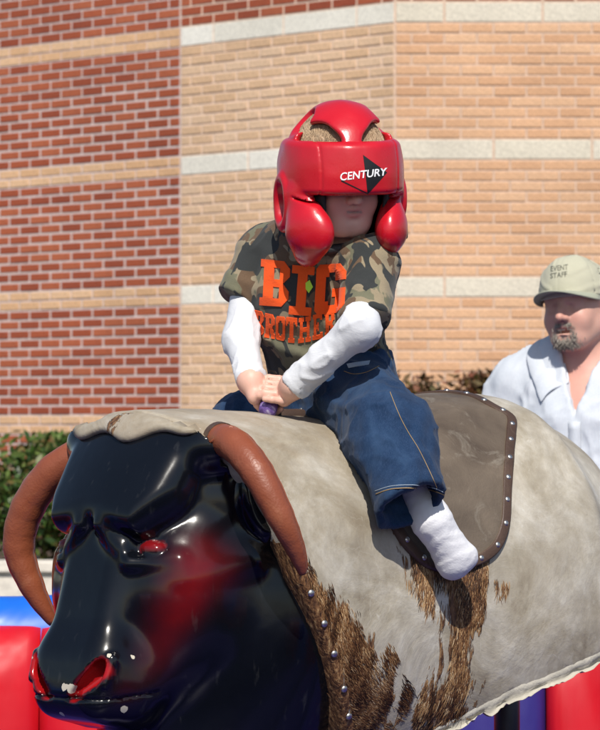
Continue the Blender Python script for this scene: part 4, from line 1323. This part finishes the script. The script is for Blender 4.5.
GL = {
'B': ['#######1.','########1','.###..###','.###..###','.###..##3','.######3.','.######1.','.###..##1','.###..###','.###..###','########3','#######3.'],
'I': ['#######','#######','..###..','..###..','..###..','..###..','..###..','..###..','..###..','..###..','#######','#######'],
'G': ['2######1.','########1','####..###','###...###','###......','###......','###..####','###..####','###...###','####..###','########3','4######3.'],
'R': ['#######1.','########1','.###..###','.###..###','.###..###','.######3.','.######..','.###.##1.','.###.###.','.###.4##1','####..###','####..###'],
'O': ['2######1','########','###..###','##....##','##....##','##....##','##....##','##....##','##....##','###..###','########','4######3'],
'T': ['#########','#########','##.###.##','#..###..#','...###...','...###...','...###...','...###...','...###...','...###...','..#####..','..#####..'],
'H': ['####.####','####.####','.##...##.','.##...##.','.##...##.','.#######.','.#######.','.##...##.','.##...##.','.##...##.','####.####','####.####'],
'E': ['########','########','.##...##','.##.....','.##.#...','.####...','.####...','.##.#...','.##.....','.##...##','########','########']}
def glyph(ch, quad, sub=2):
    """block letter into a photo-space quad (tl, tr, br, bl)"""
    rows = GL[ch]; h = len(rows); w = len(rows[0]); q = [np.array(p, float) for p in quad]; V = []; idx = {}; F = []
    def vt(x, y):
        k = (round(x*12), round(y*12))
        if k not in idx:
            a, b = x/w, y/h; idx[k] = len(V); V.append((q[0]*(1-a)+q[1]*a)*(1-b)+(q[3]*(1-a)+q[2]*a)*b)
        return idx[k]
    for y, r_ in enumerate(rows):
        for x, c in enumerate(r_):
            if c == '#':
                for i in range(sub):
                    for j in range(sub):
                        a, b = x+i/sub, y+j/sub; e = 1/sub; F.append((vt(a,b+e), vt(a+e,b+e), vt(a+e,b), vt(a,b)))
            elif c in '1234':
                tl, tr, br, bl = (x,y),(x+1,y),(x+1,y+1),(x,y+1); e=.5
                mid = lambda p, q_: ((p[0]+q_[0])/2,(p[1]+q_[1])/2)
                tri = {'1':(tl,bl,br),'2':(tr,bl,br),'3':(tl,bl,tr),'4':(tl,br,tr)}[c]
                A,B_,C_ = tri
                poly = [A, mid(A,B_), B_, mid(B_,C_), C_, mid(C_,A)]
                ar = sum(poly[i][0]*poly[(i+1)%6][1]-poly[(i+1)%6][0]*poly[i][1] for i in range(6))
                if ar > 0: poly = poly[::-1]
                F.append(tuple(vt(*p) for p in poly))
    return V, F
for ch, quad in (('B',[(262,259),(291,262),(288,307),(260,305)]), ('I',[(293,265),(315,267),(311,316),(289,314)]), ('G',[(317,265),(347,263),(344,312),(314,315)])):
    V2, F2 = glyph(ch, quad); lay('letter', V2, F2, sd_shirt, M['orange'], shirt_o, .0018)
for ch, quad in (('B',[(255,310),(264,312),(264,337),(253,335)]), ('R',[(265.5,313),(275,315),(275,339),(265,337.5)]), ('O',[(276.5,316),(285.5,317),(285,341),(276,339)]), ('T',[(286.5,317),(297.5,318),(297,343),(286,342)]),
                 ('H',[(299,318),(311,316),(311,341),(298.5,343)]), ('E',[(313,315),(322,313),(323,338),(312.5,340)]), ('R',[(324,312),(334,309),(335,334),(325,337)])):
    V2, F2 = glyph(ch, quad, 2); lay('letter', V2, F2, sd_shirt, M['orange'], shirt_o, .0016)
lay('print_patch', [(306,283),(310,280),(313,287),(309,293),(306,289)], [(4,3,2,1,0)], sd_shirt, M['lime'], shirt_o, .0028)
def grid_poly(pts, n=8):
    """subdivide a convex quad"""
    q = [np.array(p,float) for p in pts]; V = []; F = []
    for j in range(n+1):
        for i in range(n+1): a,b = i/n,j/n; V.append((q[0]*(1-a)+q[1]*a)*(1-b)+(q[3]*(1-a)+q[2]*a)*b)
    for j in range(n):
        for i in range(n): k=j*(n+1)+i; F.append((k+n+1,k+n+2,k+1,k))
    return V, F
hgW = lambda P: sd_headgear(W2H(P))*.9
V2, F2 = grid_poly([(363,155),(387,172.5),(377.5,183.5),(365.5,175)], 8)
V3, F3 = grid_poly([(365.5,175),(377.5,183.5),(368,194),(367.5,193.8)], 8)
lay('emblem', V2, F2, hgW, M['decal_black'], hg, .0004); lay('emblem', V3, F3, hgW, M['decal_black'], hg, .0004)
V2, F2 = grid_poly([(341.5,180.2),(368,193.2),(368,194.3),(341,181.3)], 10); lay('emblem_line', V2, F2, hgW, M['decal_black'], hg, .0006)
def text_px(body, quad, f, name, mat, parent, off, bold=.01, z0=3.6, shear=0.0):
    cu = bpy.data.curves.new(name, 'FONT'); cu.body = body; cu.offset = bold; cu.resolution_u = 3; cu.shear = shear
    o = bpy.data.objects.new(name, cu); COL.objects.link(o)
    bpy.context.view_layer.update()
    me = bpy.data.meshes.new_from_object(o.evaluated_get(bpy.context.evaluated_depsgraph_get()))
    bpy.data.objects.remove(o); bpy.data.curves.remove(cu)
    bm = bmesh.new(); bm.from_mesh(me); bmesh.ops.triangulate(bm, faces=bm.faces[:])
    bmesh.ops.subdivide_edges(bm, edges=[e for e in bm.edges if e.calc_length() > .25], cuts=2, use_grid_fill=True)
    bmesh.ops.triangulate(bm, faces=bm.faces[:])
    bm.verts.index_update(); v = np.array([tuple(x.co)[:2] for x in bm.verts]); Fs = [tuple(x.index for x in fc.verts) for fc in bm.faces]; bm.free()
    bpy.data.meshes.remove(me)
    lo, hi = v.min(0), v.max(0); a = ((v[:,0]-lo[0])/(hi[0]-lo[0]))[:,None]; b = ((hi[1]-v[:,1])/(hi[1]-lo[1]))[:,None]
    q = [np.array(p,float) for p in quad]
    P2 = (q[0]*(1-a)+q[1]*a)*(1-b)+(q[3]*(1-a)+q[2]*a)*b
    return lay(name, P2, Fs, f, mat, parent, off, z0)
text_px('CENTURY', [(340.5,172.8),(387,167.8),(386,175.4),(340,181)], hgW, 'lettering', M['decal_white'], hg, .0009, .016)
# --- jeans: stitching, pocket
def stitch(pts, f, mat, parent, r=.0009, name='stitching', n=10, off=.0004):
    P = np.array(catmull([np.array(p,float) for p in pts], n)); X = cast(f, P[:,0], P[:,1], 3.6, steps=140, w=.7).astype(np.float32)
    g = grad(f, X, .003); g /= np.linalg.norm(g,axis=1,keepdims=True)
    b = MB(); b.tube(list(X+g*off), r, 6); return b.build(name, mat, parent, smooth=True)
stitch([(376,494),(392,489),(415,488),(434,491),(444,495)], sd_jeans, M['thread'], jean_o)
stitch([(375,491),(392,486),(415,485),(434,488),(443,492)], sd_jeans, M['thread_pale'], jean_o, .0006)
stitch([(390,392),(398,412),(407,430),(418,448),(428,468),(437,488)], sd_jeans, M['thread'], jean_o, .0006)
stitch([(344,371),(354,374),(367,372),(379,366)], sd_jeans, M['thread'], jean_o, .0006)
V2, F2 = grid_poly([(347,364),(370,361),(369,364.5),(349,368)], 8); lay('pocket_lining', V2, F2, sd_jeans, M['thread_pale'], jean_o, .0015)
# --- the grip on the bull (part of the bull)
gp = MB(); gp.tube([HO-HA*.034, HO-HA*.03, HO+HA*.030, HO+HA*.042, HO+HA*.047], [.012,.0140,.0155,.0148,.0105], 18); gp.build('grip', M['purple'], bull, smooth=True)
gp = MB(); gp.tube([HO-HA*.026, HO-HA*.02-np.array([0,0,.06])], [.012,.014], 12); gp.build('grip_mount', M['dark_steel'], bull, smooth=True)
# ------------------------------------------------------------------ the man
MZ = 7.8
MB0 = np.array([(588-300)/FPX*MZ, MZ+.02, 0.0])
man = empty('person', tuple(MB0), 'man in khaki cap and pale blue polo shirt standing behind the bull', 'person')
MR = frame(math.radians(-18), 0.0)
MS = 1.042
def M2W(q): return MB0 + np.asarray(q,float)*MS @ MR.T
def W2M(P): return loc(P, MB0, MR)/np.float32(MS)
MHR = frame(math.radians(-30), math.radians(-1), math.radians(5)); MHC = W(577,313,7.78)
hloc = (MHC-MB0) @ MR / MS
def MH2W(q): return MHC + np.asarray(q,float) @ MHR.T
YA = np.array([0,1,0])
def m_torso(q, g=0.0):
    d = econe(q, (0,0,.97), (0,.005,1.13), .160+g, .158+g, YA, 1.30)
    d = smin(d, econe(q, (0,.005,1.13), (0,.0,1.34), .158+g, .172+g, YA, 1.35), .05)
    d = smin(d, econe(q, (0,.0,1.34), (0,-.01,1.45), .172+g, .12+g, YA, 1.35), .05)
    for s in (-1,1): d = smin(d, cone(q, (s*.165,-.012,1.447), (s*.05,-.015,1.515), .058+g, .052+g), .05)
    return d
ARM = [[(s*.185,-.012,1.435),(s*.245,-.03,1.16),(s*.235,.06,.93)] for s in (-1,1)]
def sd_manbody(P):
    q = W2M(P); hq = loc(P, MHC, MHR)
    d = near(P, MHC, .19, lambda X: sd_face(loc(X, MHC, MHR), 1.03, .009)/np.float32(MS))
    d = smin(d, cone(q, hloc+np.array([0,-.02,-.03]), (0,-.015,1.46), .056, .066), .03)
    d = smin(d, m_torso(q, -.012), .04)
    for i, s in enumerate((-1,1)):
        a = ARM[i]
        d = smin(d, chain(q, a, [.052,.042,.028], .03), .03)
        w = np.array(a[2]); kn = [w+np.array([s*-.004+o, .055-.004*abs(j-1.2), -.075]) for j,o in enumerate((-.028,-.010,.009,.027))]
        fi = [[k, k+np.array([0,.018,-.034]), k+np.array([-s*.006,.012,-.060]), k+np.array([-s*.012,-.002,-.076])] for k in kn]
        th = [w+np.array([-s*.012,.02,-.02]), w+np.array([-s*.034,.05,-.045]), w+np.array([-s*.036,.062,-.085])]
        def hd_f(X, kn=kn, fi=fi, th=th, w=w):
            h = None
            for k in kn:
                e = cone(X, w, k, .026, .013); h = e if h is None else smin(h, e, .02)
            for f in fi+[th]: h = smin(h, chain(X, f, list(np.linspace(.0105,.0085,len(f))), .004), .008)
            return h
        d = smin(d, near(q, w+np.array([0,.04,-.08]), .15, hd_f), .015)
        d = smin(d, chain(q, [(s*.09,0,.93),(s*.10,.015,.50),(s*.105,-.02,.09)], [.085,.058,.042], .03), .04)
        d = smin(d, cone(q, (s*.105,-.04,.05), (s*.12,.14,.035), .038, .03), .03)
    return d*.9
def sd_polo(P):
    q = W2M(P); d = m_torso(q, .006)
    for i, s in enumerate((-1,1)):
        a = np.array(ARM[i][0]); b = np.array(ARM[i][1]); e = a+(b-a)*.80
        sl = cone(q, a, e, .066, .074); ax = nrm(b-a).astype(np.float32); sl = smax(sl, (q-e.astype(np.float32))@ax, .008)
        d = smin(d, sl, .035)
    d = smax(d, .93-q[:,2], .01)
    d = smax(d, -cone(q, (0,-.012,1.45), (0,-.005,1.66), .066, .086), .008)
    vx = np.abs(q[:,0]) - np.clip((q[:,2]-1.352)*.36, 0, .2); wd = smax(vx, -q[:,1], .005)
    wd = smax(wd, 1.352-q[:,2], .003)
    d = smax(d, -wd, .005)
    d = d - fold(q,0,(.8,.1,.6),42.,.004) - crease(q,(.5,.2,-.8),14.,3.,.008,61) - crease(q,(-.6,.2,-.7),19.,3.,.005,67) - .003*vnoise(q,16.,3)
    return d*.85
def sd_trousers(P):
    q = W2M(P); d = econe(q, (0,0,1.0), (0,0,.9), .168, .175, YA, 1.25)
    for s in (-1,1): d = smin(d, chain(q, [(s*.09,0,.93),(s*.10,.015,.50),(s*.105,-.02,.07)], [.098,.076,.068], .03), .03)
    d = smax(d, q[:,2]-1.0, .01); d = smax(d, .055-q[:,2], .008)
    return (d - fold(q,0,(.3,.2,.9),45.,.005) - .003*vnoise(q,14.,3))*.85
M['skin_man'] = m_skin('weathered skin', (0.55,0.315,0.245), (0.52,0.19,0.155))
t = NT('chambray polo'); wv = t.noise(420,2,t.coords((1,1,.15))); c = t.ramp(t.noise(10,5), [(0.3,(0.50,0.535,0.585)),(0.7,(0.56,0.59,0.635))])
c = t.mix(t.ramp(wv,[(0.4,(0,)*3),(0.7,(.35,)*3)]), c, (0.66,0.68,0.71)); t.col(c); t.set(Roughness=.92, Specular_IOR_Level=.15); t.bump(t.noise(45,4),.3,.004); M['polo'] = t.m
M['khaki'] = m_cloth('khaki twill', (0.45,0.435,0.33), .3, 420); M['khaki_under'] = m_cloth('visor twill', (0.34,0.35,0.27), .3, 420)
M['slacks'] = m_cloth('dark slacks', (0.05,0.055,0.07)); M['shoe'] = simple('black shoe leather', (0.015,0.013,0.012), .35)
M['grey_hair'] = m_leather('grizzled hair', (0.20,0.17,0.14), (0.36,0.32,0.28), (0.52,0.49,0.44), .6)
M['eye_white'] = simple('eye', (0.42,0.38,0.36), .2, .03); M['iris'] = simple('iris', (0.04,0.035,0.03), .15)
M['teeth'] = simple('teeth', (0.62,0.56,0.45), .3, .05); M['button'] = simple('pale button', (0.5,0.48,0.42), .4)
M['print_grey'] = simple('grey thread print', (0.14,0.14,0.11), .8)

lo = MB0+np.array([-.44,-.36,-.01]); hi = MB0+np.array([.44,.34,1.92])
V, F = mesh_sdf(sd_manbody, lo, hi, .0058, 3)
hq = loc(V.astype(np.float32), MHC, MHR)
g3 = lambda c, r: np.exp(-(((np.abs(hq*np.array([1,1,1]))*np.array([1,0,0])+hq*np.array([0,1,1])-np.array(c))/np.array(r))**2).sum(1))
fl = .8*g3((0,.105,-.014),(.016,.02,.016)) + .75*g3((.036,.07,-.018),(.022,.03,.02)) + .5*g3((0,.03,-.13),(.07,.08,.05)) + .7*g3((0,.085,-.045),(.018,.012,.008))
fl += .45*np.exp(-(((V[:,2]-1.45)/.07)**2))
# refine the head alone: a finer skin patch is joined by keeping one mesh, only denser
stub_or_crease = .9*g3((0,.075,-.085),(.026,.03,.016)) + .6*g3((.026,.08,-.058),(.008,.03,.018)) + .5*g3((.012,.095,-.034),(.014,.02,.005)) + .22*g3((.05,.03,-.06),(.03,.05,.03))
obj('body', V, F, M['skin_man'], man, attrs={'flush': np.clip(fl,0,1), 'stub_or_crease': np.clip(stub_or_crease,0,.85)})
V, F = mesh_sdf(sd_polo, lo+np.array([0,0,.85]), hi-np.array([0,0,.25]), .0065); polo_o = obj('polo_shirt', V, F, M['polo'], man)
V, F = mesh_sdf(sd_trousers, lo, lo+np.array([.88,.70,1.13]), .009); obj('trousers', V, F, M['slacks'], man)
for s in (-1,1):
    f = lambda P: (lambda q: smax(smin(econe(q,(s*.105,-.05,.05),(s*.125,.16,.042),.048,.042,(1,0,0),1.05), cone(q,(s*.105,-.03,.06),(s*.105,-.03,.10),.05,.05),.03), .004-q[:,2], .004))(W2M(P))
    V, F = mesh_sdf(f, M2W((s*.115,.05,0))-np.array([.16,.2,.02]), M2W((s*.115,.05,0))+np.array([.16,.2,.17]), .008); obj('shoe', V, F, M['shoe'], man)
# collar: two folded leaves and a placket
def leaf(s):
    # the inner edge runs from the nape round the neck and down the opening, the outer edge lies on the shirt
    inner = catmull([(s*.0,-.080,1.575),(s*.056,-.055,1.572),(s*.080,.0,1.548),(s*.064,.055,1.498),(s*.034,.100,1.440)], 6)
    outer = catmull([(s*.0,-.115,1.525),(s*.085,-.080,1.522),(s*.122,.0,1.505),(s*.116,.070,1.452),(s*.082,.118,1.392)], 6)
    V = []; m = len(inner)
    for a, b in zip(inner, outer):
        mid = (a+b)/2+np.array([s*.012,.012,.016]); V += [a, mid, b]
    V = np.array(V); Wv = M2W(V).astype(np.float32)
    for _ in range(3):
        g = grad(sd_polo, Wv, .004); g /= np.maximum(np.linalg.norm(g,axis=1,keepdims=True),1e-6); dd = sd_polo(Wv); Wv = Wv+g*np.maximum(.006-dd,0)[:,None]
    F = [(i*3+k, i*3+k+1, i*3+k+4, i*3+k+3) for i in range(m-1) for k in (0,1)]
    o = obj('collar_leaf', Wv, F if s>0 else [f[::-1] for f in F], M['polo'], polo_o)
    md = o.modifiers.new('t','SOLIDIFY'); md.thickness = .005; md.offset = 0; ms = o.modifiers.new('s','SUBSURF'); ms.levels = 2; ms.render_levels = 2
leaf(-1); leaf(1)
pk = []
for z in np.linspace(1.352, 1.10, 14):
    p = M2W(np.array([(-.014,.19,z),(.016,.19,z)])); pk.append(p)
pk = np.array(pk).reshape(-1,3).astype(np.float32); dirm = (-MR[:,1]).astype(np.float32); t_ = np.zeros(len(pk),np.float32)
for _ in range(60): t_ = t_+sd_polo(pk+dirm*t_[:,None])*.8
X = pk+dirm*t_[:,None]; g = grad(sd_polo,X,.003); g /= np.linalg.norm(g,axis=1,keepdims=True); X = X+g*.004
Fp = [(2*i,2*i+1,2*i+3,2*i+2) for i in range(13)]
o = obj('placket', X, Fp, M['polo'], polo_o); md = o.modifiers.new('t','SOLIDIFY'); md.thickness = .005; md.offset = 0
for z in (1.335,1.255,1.175):
    i = int(np.argmin(np.abs(X[::2,2]-z))); b = MB(); b.dome((X[2*i]+X[2*i+1])/2+g[2*i]*.002, .0055, g[2*i], .4); b.build('button', M['button'], polo_o, smooth=True)
# cap
def sd_cap(q):
    x,y,z = q[:,0],q[:,1],q[:,2]
    o = ell(q,(0,-.006,.046),(.0895,.1060,.1010)); fr = ell(q,(0,.030,.058),(.074,.076,.086)); o = smin(o, fr, .02)
    i = ell(q,(0,-.006,.044),(.0855,.102,.100))
    d = smax(smax(o,-i,.003), .036+.10*np.maximum(-y,0)*0-z+.02*0, .004)
    seam = np.minimum(np.abs(x), np.minimum(np.abs(x*.55+(y+.0)*.84), np.abs(-x*.55+y*.84)))
    d = d + .0012*np.exp(-(seam/.0018)**2)
    d = d - .0026*vnoise(q,24.,2) - fold(q,0,(.3,.5,.8),150.,.0022)*(np.abs(x)>.02)
    back = rbox(q,(0,-.11,.03),(.03,.05,.022),.01); return smax(d,-back,.004)
V, F = mesh_sdf(sd_cap, (-.12,-.14,.0), (.12,.14,.18), .0036); cap_o = obj('cap', MH2W(V), F[:,::-1], M['khaki'], man, label='khaki baseball cap')
vs = []; nu_, nv_ = 24, 12
for i in range(nu_+1):
    a = -1+2*i/nu_; th = a*math.radians(72)
    ib = np.array([math.sin(th)*.084, -.004+math.cos(th)*.100, .036]); 
    reach = .074*math.cos(a*math.pi/2)**.5
    for k in range(nv_+1):
        tt = k/nv_; x = ib[0]*(1+.06*tt); y = ib[1]+reach*tt; vs.append((x, y, ib[2]+.013 - .002*tt - 3.4*x*x*(.35+.65*tt)))
vF = [(i*(nv_+1)+k, (i+1)*(nv_+1)+k, (i+1)*(nv_+1)+k+1, i*(nv_+1)+k+1) for i in range(nu_) for k in range(nv_)]
vo = obj('visor', MH2W(vs), vF, M['khaki_under'], cap_o); md = vo.modifiers.new('t','SOLIDIFY'); md.thickness = .004; md.offset = 0
bt = MB(); bt.dome(MH2W((0,.0,.1475)), .008, MHR[:,2], .35); bt.build('top_button', M['khaki'], cap_o, smooth=True)
capW = lambda P: sd_cap(loc(P,MHC,MHR))*.9
text_px('EVENT', [(551,266.5),(568,264.5),(568,269.5),(551,271.5)], capW, 'lettering', M['print_grey'], cap_o, .0012, .0, z0=6.5)
text_px('STAFF', [(550.5,273.5),(567,271.5),(567,276.5),(550.5,278.5)], capW, 'lettering', M['print_grey'], cap_o, .0012, .0, z0=6.5)
# eyes, teeth
for s in (-1,1):
    b = MB(); b.dome(MH2W((s*.031,.0755,.0105)), .0075, MHR[:,1], 1.0, 14, 6); e = b.build('eye', M['eye_white'], man, smooth=True)
    b = MB(); b.dome(MH2W((s*.031,.0805,.0105)), .0046, MHR[:,1], .8, 12, 4); b.build('iris', M['iris'], e, smooth=True)
for k in range(-3,4):
    if k == 1: continue
    b = MB(); b.box(MH2W((k*.0052,.0855-.10*(k*.0052)**2*10,-.0455)), (.0024,.0025,.0038), MHR, bev=.001); b.build('tooth', M['teeth'], man)
# beard, moustache and side hair as strands rooted on the skin
def strands(pts_fn, n, L, name, parent, drop, seed, fac=1.0):
    r = np.random.default_rng(seed); q = pts_fn(r, n).astype(np.float32); f = lambda q_: sd_face(q_,1.03,.009)
    for _ in range(5):
        g = grad(f,q,.002); g /= np.maximum(np.linalg.norm(g,axis=1,keepdims=True),1e-6); q = q-g*f(q)[:,None]
    g = grad(f,q,.002); g /= np.maximum(np.linalg.norm(g,axis=1,keepdims=True),1e-6)
    d0 = g*.55+np.array(drop)+r.normal(size=(n,3))*.25; d0 /= np.linalg.norm(d0,axis=1,keepdims=True); l = L*(.6+.8*r.random((n,1)))
    p_ = q-g*.001; d1 = d0+np.array([0,0,-.5]); d1 /= np.linalg.norm(d1,axis=1,keepdims=True)
    V, F = strand_mesh(MH2W(p_), MH2W(p_+d0*l*.55), MH2W(p_+d1*l), .0010, .0003)
    return obj(name, V, F, M['grey_hair'], parent, smooth=False, kind='stuff')
def goat(r, n):
    a = r.random(n)*2*np.pi; w = r.random(n)
    x = r.normal(size=n)*.016; z = -.086+r.normal(size=n)*.010; m = r.random(n) < .30
    sgn = r.choice([-1,1],n); x = np.where(m, sgn*(.024+r.normal(size=n)*.003), x); z = np.where(m, -.060+r.normal(size=n)*.010, z)
    return np.stack([x, np.full(n,.09)-np.abs(x)*.4, z],1)
strands(goat, 750, .010, 'goatee', man, (0,.15,-.85), 2)
strands(lambda r,n: np.stack([r.choice([-1,1],n)*(.003+.020*r.random(n)), np.full(n,.092), -.0345+r.normal(size=n)*.0022 - .0],1), 220, .0070, 'moustache', man, (0,.2,-.8), 3)
strands(lambda r,n: (lambda s: np.stack([s*.075, -.05+r.random(n)*.065-.03, -.02+.055*r.random(n)],1))(r.choice([-1,1],n)), 1500, .014, 'hair', man, (0,-.4,-.7), 4)
strands(lambda r,n: np.stack([-.06+.12*r.random(n), np.full(n,-.09), -.03+.07*r.random(n)],1), 900, .014, 'hair', man, (0,-.2,-.8), 6)
